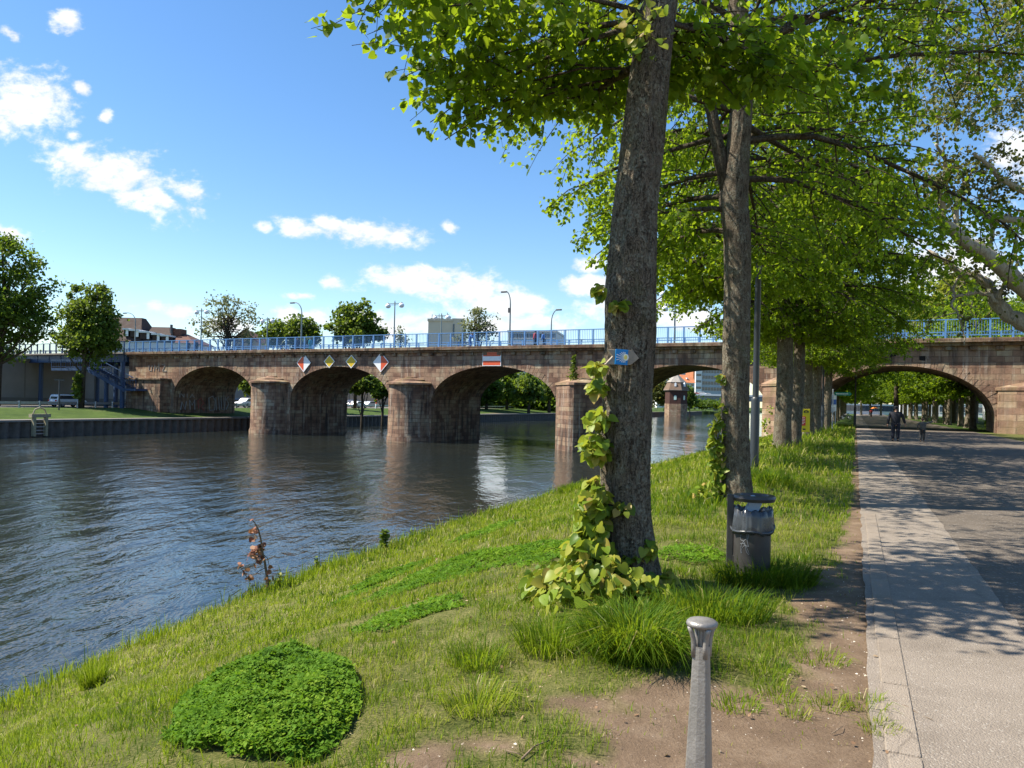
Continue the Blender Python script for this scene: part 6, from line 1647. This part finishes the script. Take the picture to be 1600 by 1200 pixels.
def stairs():
    y0, y1 = -3.4, -1.2
    P = lambda px, py: fac(px, py, y0)
    l0, l1, l2 = P(80, 577), P(136, 575), P(194, 607); l3 = P(204, 606)
    r = thing('steel_stairs', 'dark blue steel staircase descending from the walkway to the abutment', 'stairs', bw(l1.x, y0, 0), BA)
    B = lambda m, name, mat=M_BLUED: (setattr(m, 'v', [tuple(BM @ Vector(p)) for p in m.v]), m.build(name, mat, r, local=False))[1]
    zt, zb = l1.z, l2.z
    B(MB().box(l0.x, l1.x, y0, y1, zt-.35, zt), 'landing'); B(MB().box(l2.x, l3.x+1, y0, y1, zb-.3, zb), 'landing')
    m = MB()
    for y in (y0, y1-.12): m.profile([(l1.x, zt-.5), (l1.x, zt), (l2.x, zb), (l2.x, zb-.5)], y, y+.12)
    B(m, 'stringer')
    m = MB(); n = 16
    for i in range(n): f = (i+.5)/n; x = l1.x+(l2.x-l1.x)*f; z = zt+(zb-zt)*f; m.box(x-.2, x+.2, y0+.13, y1-.13, z-.06, z)
    B(m, 'treads')
    for y in (y0+.05, y1-.05):
        m = MB()
        seg = [((l0.x, zt), (l1.x, zt)), ((l1.x, zt), (l2.x, zb)), ((l2.x, zb), (l3.x+1, zb))]
        for (xa, za), (xb, zb_) in seg:
            m.bar((xa, y, za+1.15), (xb, y, zb_+1.15), .09); m.bar((xa, y, za+.2), (xb, y, zb_+.2), .05)
            k = max(1, int(abs(xb-xa)/.55))
            for i in range(k+1): f = i/k; x = xa+(xb-xa)*f; z = za+(zb_-za)*f; m.bar((x, y, z), (x, y, z+1.15), .025 if i % 4 else .07)
        B(m, 'handrail')
    for px, top_ in ((117, zt-.35), (160, 4.0), (185, 5.9)):
        f = P(px, 600); B(MB().tube([(f.x, y0+.6, -1.6), (f.x, y0+.6, top_)], .30, 10), 'column')
stairs()
b = hit(92, 641); r = thing('sign_post', 'thin dark T-shaped post on the quay lawn at the left', 'post', b); k = b.y/FPX
MB().tube([(0, 0, -.1), (0, 0, 47*k)], .09, 8).box(-8*k, 8*k, -.04, .04, 46.5*k, 48*k).build('post', M_DKPOLE, r)
v = onroad(587, -92); r = thing('striped_pole', 'leaning red and white striped pole on the quay lawn in the second arch', 'pole', v); k = v.y/FPX
for i in range(6): MB().tube([(i*.45*k*2.2, 0, i*7*k-.1*(i == 0)), ((i+1)*.45*k*2.2, 0, (i+1)*7*k)], .14, 8).build('band', M_RED if i % 2 else M_WHT, r)
# ================================================================== buildings of the town
M_ROOFD = plain('dark_roof_tiles', (.050, .032, .026), .85, .3, 1.2); M_ROOFR = plain('brown_roof_tiles', (.115, .055, .038), .85, .25, 1.2); M_ROOFO = plain('orange_roof_tiles', (.42, .15, .065), .85, .2, .6); M_WALLW = plain('white_render', (.66, .67, .68), .85, .05, .4); M_WALLC = plain('cream_render', (.62, .53, .40), .85, .07, .4); M_WALLG = plain('grey_panel', (.36, .40, .44), .7, .08, .4); M_GLASS = plain('window_glass', (.035, .05, .07), .12, .25, .5, spec=.8); M_BLUEP = plain('blue_facade', (.42, .44, .46), .5, .1, .3); M_TAN = plain('tan_render', (.40, .31, .18), .85, .1, .4)
def px_frame(px, Y, rz): return Matrix.Translation(atY(px, 640, Y)) @ Matrix.Rotation(rz, 4, 'Z')
# dark mansard row, upper left
def mansard():
    Yb = 165; k = Yb/FPX; o = atY(190, 560, Yb); r = thing('mansard_house', 'long house with a dark stepped mansard roof and white dormers', 'house', (o.x, o.y, 0), 0)
    z = lambda py, px=240: atY(px, py, Yb).z
    x = lambda px: atY(px, 530, Yb).x-o.x
    D = 11
    MB().box(x(150), x(300), 0, D, -1, z(535)).build('wall', M_WALLW, r)
    def roof(px0, px1, pyr, pye, mat, px1t=None, fr=4.5):
        m = MB(); X0, X1 = x(px0), x(px1); X1t = x(px1t or px1); zr, ze = z(pyr), z(pye)
        m.face([(X0, -.5, ze), (X1, -.5, ze), (X1t, fr, zr), (X0, fr, zr)]).face([(X1, -.5, ze), (X1, D, ze), (X1t, D-fr, zr), (X1t, fr, zr)]).face([(X1, D, ze), (X0, D, ze), (X0, D-fr, zr), (X1t, D-fr, zr)]).face([(X0, D, ze), (X0, -.5, ze), (X0, fr, zr), (X0, D-fr, zr)]).face([(X0, fr, zr), (X1t, fr, zr), (X1t, D-fr, zr), (X0, D-fr, zr)])
        return m.build('roof', mat, r)
    ra = roof(150, 222, 494, 534, M_ROOFD, 205); rb = roof(222.2, 268, 508, 533.5, M_ROOFD, 253); rc = roof(268.2, 306, 518, 535, M_ROOFR, 275)
    MB().box(x(255), x(273), 3, 6, z(525), z(511)).build('chimney', M_ROOFR, rc)
    MB().tube([(x(259), 2.6, z(530)), (x(259), 2.6, z(505))], .3, 8).build('flue', M_DKPOLE, rb)
    for px0, px1, pt_, pb_ in ((194, 201, 514, 526), (204, 217, 515.5, 527), (219, 234, 518, 530), (239, 250, 521, 533), (253, 264, 523, 533.5)):
        d_ = MB().box(x(px0), x(px1), -.2, 3.5, z(pb_), z(pt_+2.4)).build('dormer', M_ROOFD, r)
        MB().box(x(px0)-.2, x(px1)+.2, -.5, 3.6, z(pt_+2.4), z(pt_)).build('dormer_roof', M_WALLW, d_)
        MB().box(x(px1)-.55, x(px1), -.26, -.2, z(pb_), z(pt_+2.6)).build('dormer_window', M_WHT, d_)
mansard()
# generic block with individual windows
def block(name, label, px0, px1, pyt, Y, depth, wall, rows, cols, wz, ww, roof=None, rz=0.0, zb=-1.0, win_z=None, ph=.6, x_mar=.06, glass=None, balcony=None):
    o = atY((px0+px1)/2, 560, Y); r = thing(name, label, 'building', (o.x, o.y, zb), rz); zt = atY((px0+px1)/2, pyt, Y).z-zb
    hw = (px1-px0)/2*Y/FPX
    MB().box(-hw, hw, 0, depth, 0, zt).build('wall', wall, r)
    MB().box(-hw-.2, hw+.2, -.2, depth+.2, zt+.002, zt+ph).build('parapet', roof or wall, r)
    z0, z1 = win_z or (.08*zt, .95*zt); pr = None
    for i in range(rows):
        for j in range(cols):
            xx = -hw+2*hw*(x_mar+(1-2*x_mar)*(j+.5)/cols); zz = z0+(z1-z0)*(i+.5)/rows
            if pr is None:
                pr = MB().box(-ww/2, ww/2, -.03, .05, -wz/2, wz/2).build('window', glass or M_GLASS, r); o2 = pr
                fr = MB().box(-ww/2-.1, ww/2+.1, -.14, -.03, -wz/2-.16, -wz/2-.04).build('sill', M_WALLW, pr)
            else:
                o2 = pr.copy(); COL.objects.link(o2); o2.parent = r
                f2 = fr.copy(); COL.objects.link(f2); f2.parent = o2
            o2.location = (xx, 0, zz)
    return r, hw, zt
r, hw, zt = block('cream_building', 'cream flat-roofed building with roof gear behind the bridge railing', 668, 705, 502, 190, 16, M_WALLC, 4, 5, 1.5, 1.5, win_z=(3, 15.5), zb=0, rz=0)
k = 190/FPX
MB().box(hw+.01, hw+17*k, .0, 15, 0, atY(715, 497.5, 190).z).build('stair_tower', M_WALLC, r); MB().box(hw+1.4*k, hw+4.0*k, -.06, -.0, zt-4, zt-.6).build('tower_window', M_GLASS, r)
m = MB()
for dx, h in ((-.8, 1.4), (-.6, .9), (-.2, 1.6), (.1, 1.2), (.5, 1.9), (.8, 1.0)): m.box(hw*dx-.06, hw*dx+.06, 3, 3.12, zt+.6, zt+.6+h)
m.box(-hw*.9, hw*.2, 2.5, 5, zt+.6, zt+1.0).box(hw*.55, hw*.85, 1, 3, zt-1.6, zt-.2); m.build('roof_gear', M_DKPOLE, r)
r, hw, zt = block('office_building', 'long pale blue office building with window bands seen through the bridge railing', 792, 868, 519, 240, 18, M_BLUEP, 6, 22, 1.3, 1.0, win_z=(4, 24.0), zb=0, rz=R(-12), x_mar=.02)
# small tan gabled house
def gable(name, label, px0, px1, pye, pyr, Y, wall, roof, D=9, zb=0, rz=0.0, wins=2, chim=True):
    o = atY((px0+px1)/2, 560, Y); r = thing(name, label, 'house', (o.x, o.y, zb), rz); hw = (px1-px0)/2*Y/FPX; pc = (px0+px1)/2
    ze, zr = atY(pc, pye, Y).z-zb, atY(pc, pyr, Y).z-zb
    w = MB().box(-hw, hw, 0, D, 0, ze); w.profile([(-hw, ze+.001), (hw, ze+.001), (0, zr)], 0.0, D); w.build('wall', wall, r)
    m = MB()
    for sg in (-1, 1):
        m.face([(sg*(hw+.5), -.5, ze-.35), (sg*(hw+.5), D+.5, ze-.35), (0, D+.5, zr+.15), (0, -.5, zr+.15)]); m.face([(sg*(hw+.5), -.5, ze-.6), (0, -.5, zr-.1), (0, -.5, zr+.15), (sg*(hw+.5), -.5, ze-.35)])
    rf = m.build('roof', roof, r)
    if chim: MB().box(-hw*.45, -hw*.2, D*.4, D*.5, zr-2.2, zr+.8).build('chimney', M_ROOFR, rf)
    for j in range(wins):
        xx = -hw+2*hw*(j+.5)/wins; q = MB().box(xx-.5, xx+.5, -.05, .03, ze-2.4, ze-.9).build('window', M_GLASS, r); MB().box(xx-.6, xx+.6, -.15, -.051, ze-2.55, ze-2.42).build('sill', M_WALLW, q)
    return r
gable('gabled_house', 'small tan gabled house behind the bare spring tree', 362, 400, 531, 516, 175, M_TAN, M_ROOFR)
# ---- through the fourth arch: crane tower, road bridge, flats
def crane_tower():
    Yt = 318; k = Yt/FPX; o = atY(1056, 641, Yt); o.z = gz(o.x, o.y); r = thing('crane_tower', 'old dark wooden crane tower on a sandstone base with a tent roof by the water', 'tower', o, R(20))
    z = lambda py: atY(1056, py, Yt).z-o.z
    def octo(rad): return [(rad*math.cos(R(22.5+60*i)), rad*math.sin(R(22.5+60*i))) for i in range(6)]
    def fr(r0, z0, r1, z1, m=None):
        m = m or MB(); A, B_ = octo(r0), octo(r1)
        for i in range(6): j = (i+1) % 6; m.face([(*A[i], z0), (*A[j], z0), (*B_[j], z1), (*B_[i], z1)])
        return m
    M_TIMB = plain('dark_timber', (.055, .022, .016), .85, .3, 2); M_SLATE = plain('grey_slate', (.26, .235, .21), .8, .15, 1)
    MB().prism(octo(17.5*k), -1, z(631)).build('base', M_BUFF, r); w = MB().prism(octo(17*k), z(631)+.01, z(609)).build('timber_wall', M_TIMB, r)
    fr(20*k, z(609.5), 14.5*k, z(598.5)).build('skirt_roof', plain('brown_slate', (.14, .09, .06), .8, .2, 1), r); MB().prism(octo(20*k), z(610), z(609.4)).build('eaves', M_SLATE, r)
    MB().prism(octo(14*k), z(600), z(597)).build('upper_wall', M_TIMB, r); fr(15.5*k, z(597.5), .6*k, z(583)).build('tent_roof', M_SLATE, r)
    for i in (3, 4, 5):
        a = R(22.5+60*i+30); c, s_ = math.cos(a), math.sin(a); ap = 17*k*math.cos(R(30))
        mt = Matrix.Rotation(a+math.pi/2, 4, 'Z')
        q = MB().box(-2.0*k, 2.0*k, -.05, .1, 0, 5*k).profile([(2*k*math.cos(t_), 5*k+2*k*math.sin(t_)) for t_ in [math.pi*j/8 for j in range(9)]], -.05, .1).xf(Matrix.Translation((c*(ap+.06), s_*(ap+.06), z(624.8))) @ mt).build('arched_window', plain('pale_green_pane', (.42, .55, .50), .3, .1), w)
        MB().box(-1.5*k, 1.5*k, -.5, 2.5, 0, 4*k).profile([(-1.9*k, 4*k), (1.9*k, 4*k), (0, 6*k)], -.5, 2.5).xf(Matrix.Translation((c*14*k, s_*14*k, z(604))) @ mt).build('dormer', M_WHT, r)
crane_tower()
def road_bridge():
    Yt = 440; o = atY(1110, 640, Yt); r = thing('road_bridge', 'flat grey concrete road bridge crossing behind the crane tower', 'bridge', (o.x, o.y, 0), R(-8)); k = Yt/FPX; z = lambda py: atY(1110, py, Yt).z
    MB().box(-26*k, 120*k, 0, 14, z(626), z(618.6)).build('girder', M_CONC, r); MB().box(-26.5*k, 121*k, -.5, 14.5, z(618.5), z(615.8)).build('parapet', M_WALLW, r)
    for px in (10, 50, 90): MB().box(px*k-2.2*k, px*k+2.2*k, 3, 11, -1, z(626)-.01).build('pier', M_CONC, r)
    car('red car driving on the concrete road bridge', (o.x-20*k, o.y+4, z(618.5)+.1), R(-8), PR, 'suv'); car('white van driving on the concrete road bridge', (o.x-11*k, o.y+4, z(618.5)+.1), R(-8), PW, 'van', cat='van'); car('silver car driving on the concrete road bridge right of the white van', (o.x-3*k, o.y+4, z(618.5)+.1), R(172), PW, 'hatch')
road_bridge()
r, hw, zt = block('flats_building', 'tall white and grey slab of flats behind the crane tower', 1095, 1150, 560, 560, 20, M_WALLG, 8, 11, 2.4, 1.9, win_z=(12, 46), zb=0, rz=R(8), x_mar=.03)
k = 560/FPX
tw_ = MB().box(-hw-10*k, -hw-.01, -1.5, 18, 0, zt+2).build('stair_tower', M_WALLW, r)
for i in range(7): MB().box(-hw-9*k, -hw-1*k, -1.56, -1.5, 14+i*4.6, 15.6+i*4.6).build('tower_window', M_GLASS, r)
MB().box(-hw-12.5*k, -hw-10*k-.01, .5, 16, 0, zt+1).build('end_wall', M_ROOFO, r)
def orange_roofs():
    Y = 500; k = Y/FPX; o = atY(1072, 640, Y); r = thing('orange_roofed_house', 'white house with a broad orange tiled roof behind the crane tower', 'house', (o.x, o.y, 0), R(6)); z = lambda py: atY(1072, py, Y).z
    MB().box(-14*k, 13*k, 0, 12, 0, z(598)).build('wall', M_WALLW, r); m = MB(); m.face([(-15*k, -1, z(598)), (13.5*k, -1, z(598)), (13.5*k, 7, z(585)), (-11*k, 7, z(585))]).face([(13.5*k, 14, z(598)), (-15*k, 14, z(598)), (-11*k, 7, z(585)), (13.5*k, 7, z(585))]).face([(-15*k, 14, z(598)), (-15*k, -1, z(598)), (-11*k, 7, z(585))]).build('roof', M_ROOFO, r)
    for x in (2, 9): MB().box(x*k-1, x*k+1, -.06, .03, z(603), z(600)).build('window', M_GLASS, r)
    MB().box(1.4*k, 3.2*k, 1.5, 4, z(592), z(590)).build('roof_window', M_WHT, r)
orange_roofs()
gable('gabled_house', 'white house with an orange roof left of the crane tower', 1028, 1050, 597, 589, 470, M_WALLW, M_ROOFO, zb=0, D=12)
block('grey_building', 'grey flat-roofed building above the orange roof', 1058, 1086, 576, 620, 18, M_WALLG, 2, 6, 2.2, 2.6, win_z=(22, 34), zb=0)
# ---- far end of the promenade and the buildings glimpsed between the avenue trunks
block('pavilion', 'pale low pavilion closing the far end of the avenue', 1318, 1420, 634, 265, 14, M_WALLW, 1, 14, 2.0, 1.6, win_z=(1.0, 3.2), zb=0)
block('white_building', 'white building glimpsed between the trunks of the right avenue', 1420, 1540, 618, 235, 14, plain('pale_render', (.55, .56, .56), .85, .05, .4), 2, 10, 1.7, 1.5, win_z=(1, 6), zb=0, rz=R(-20))
block('white_building', 'tall white building behind the plane tree at the right edge', 1560, 1720, 470, 150, 16, M_WALLW, 6, 9, 1.6, 1.8, win_z=(2, 22), zb=0, rz=R(-28))
v = atZ(1366, 650.5, 0); M_ORG = plain('orange_awning', (.75, .24, .04), .7, .1)
for i, (dx, c) in enumerate(((0, M_ORG), (7, M_WHT))):
    p_ = on(1366+dx, 222+i*3); r = thing('market_parasol', ['orange parasol far down the promenade behind the red cyclist', 'white parasol far down the promenade, right of the orange one', 'white parasol far down the promenade left of the orange ones', 'orange parasol at the far end of the promenade, rightmost'][i], 'parasol', p_)
    MB().tube([(0, 0, 0), (0, 0, 2.3)], .04, 6).build('pole', M_GALV, r); MB().lathe([(1.1, 2.0), (1.05, 2.08), (0, 2.5)], 8).build('canopy', c, r)
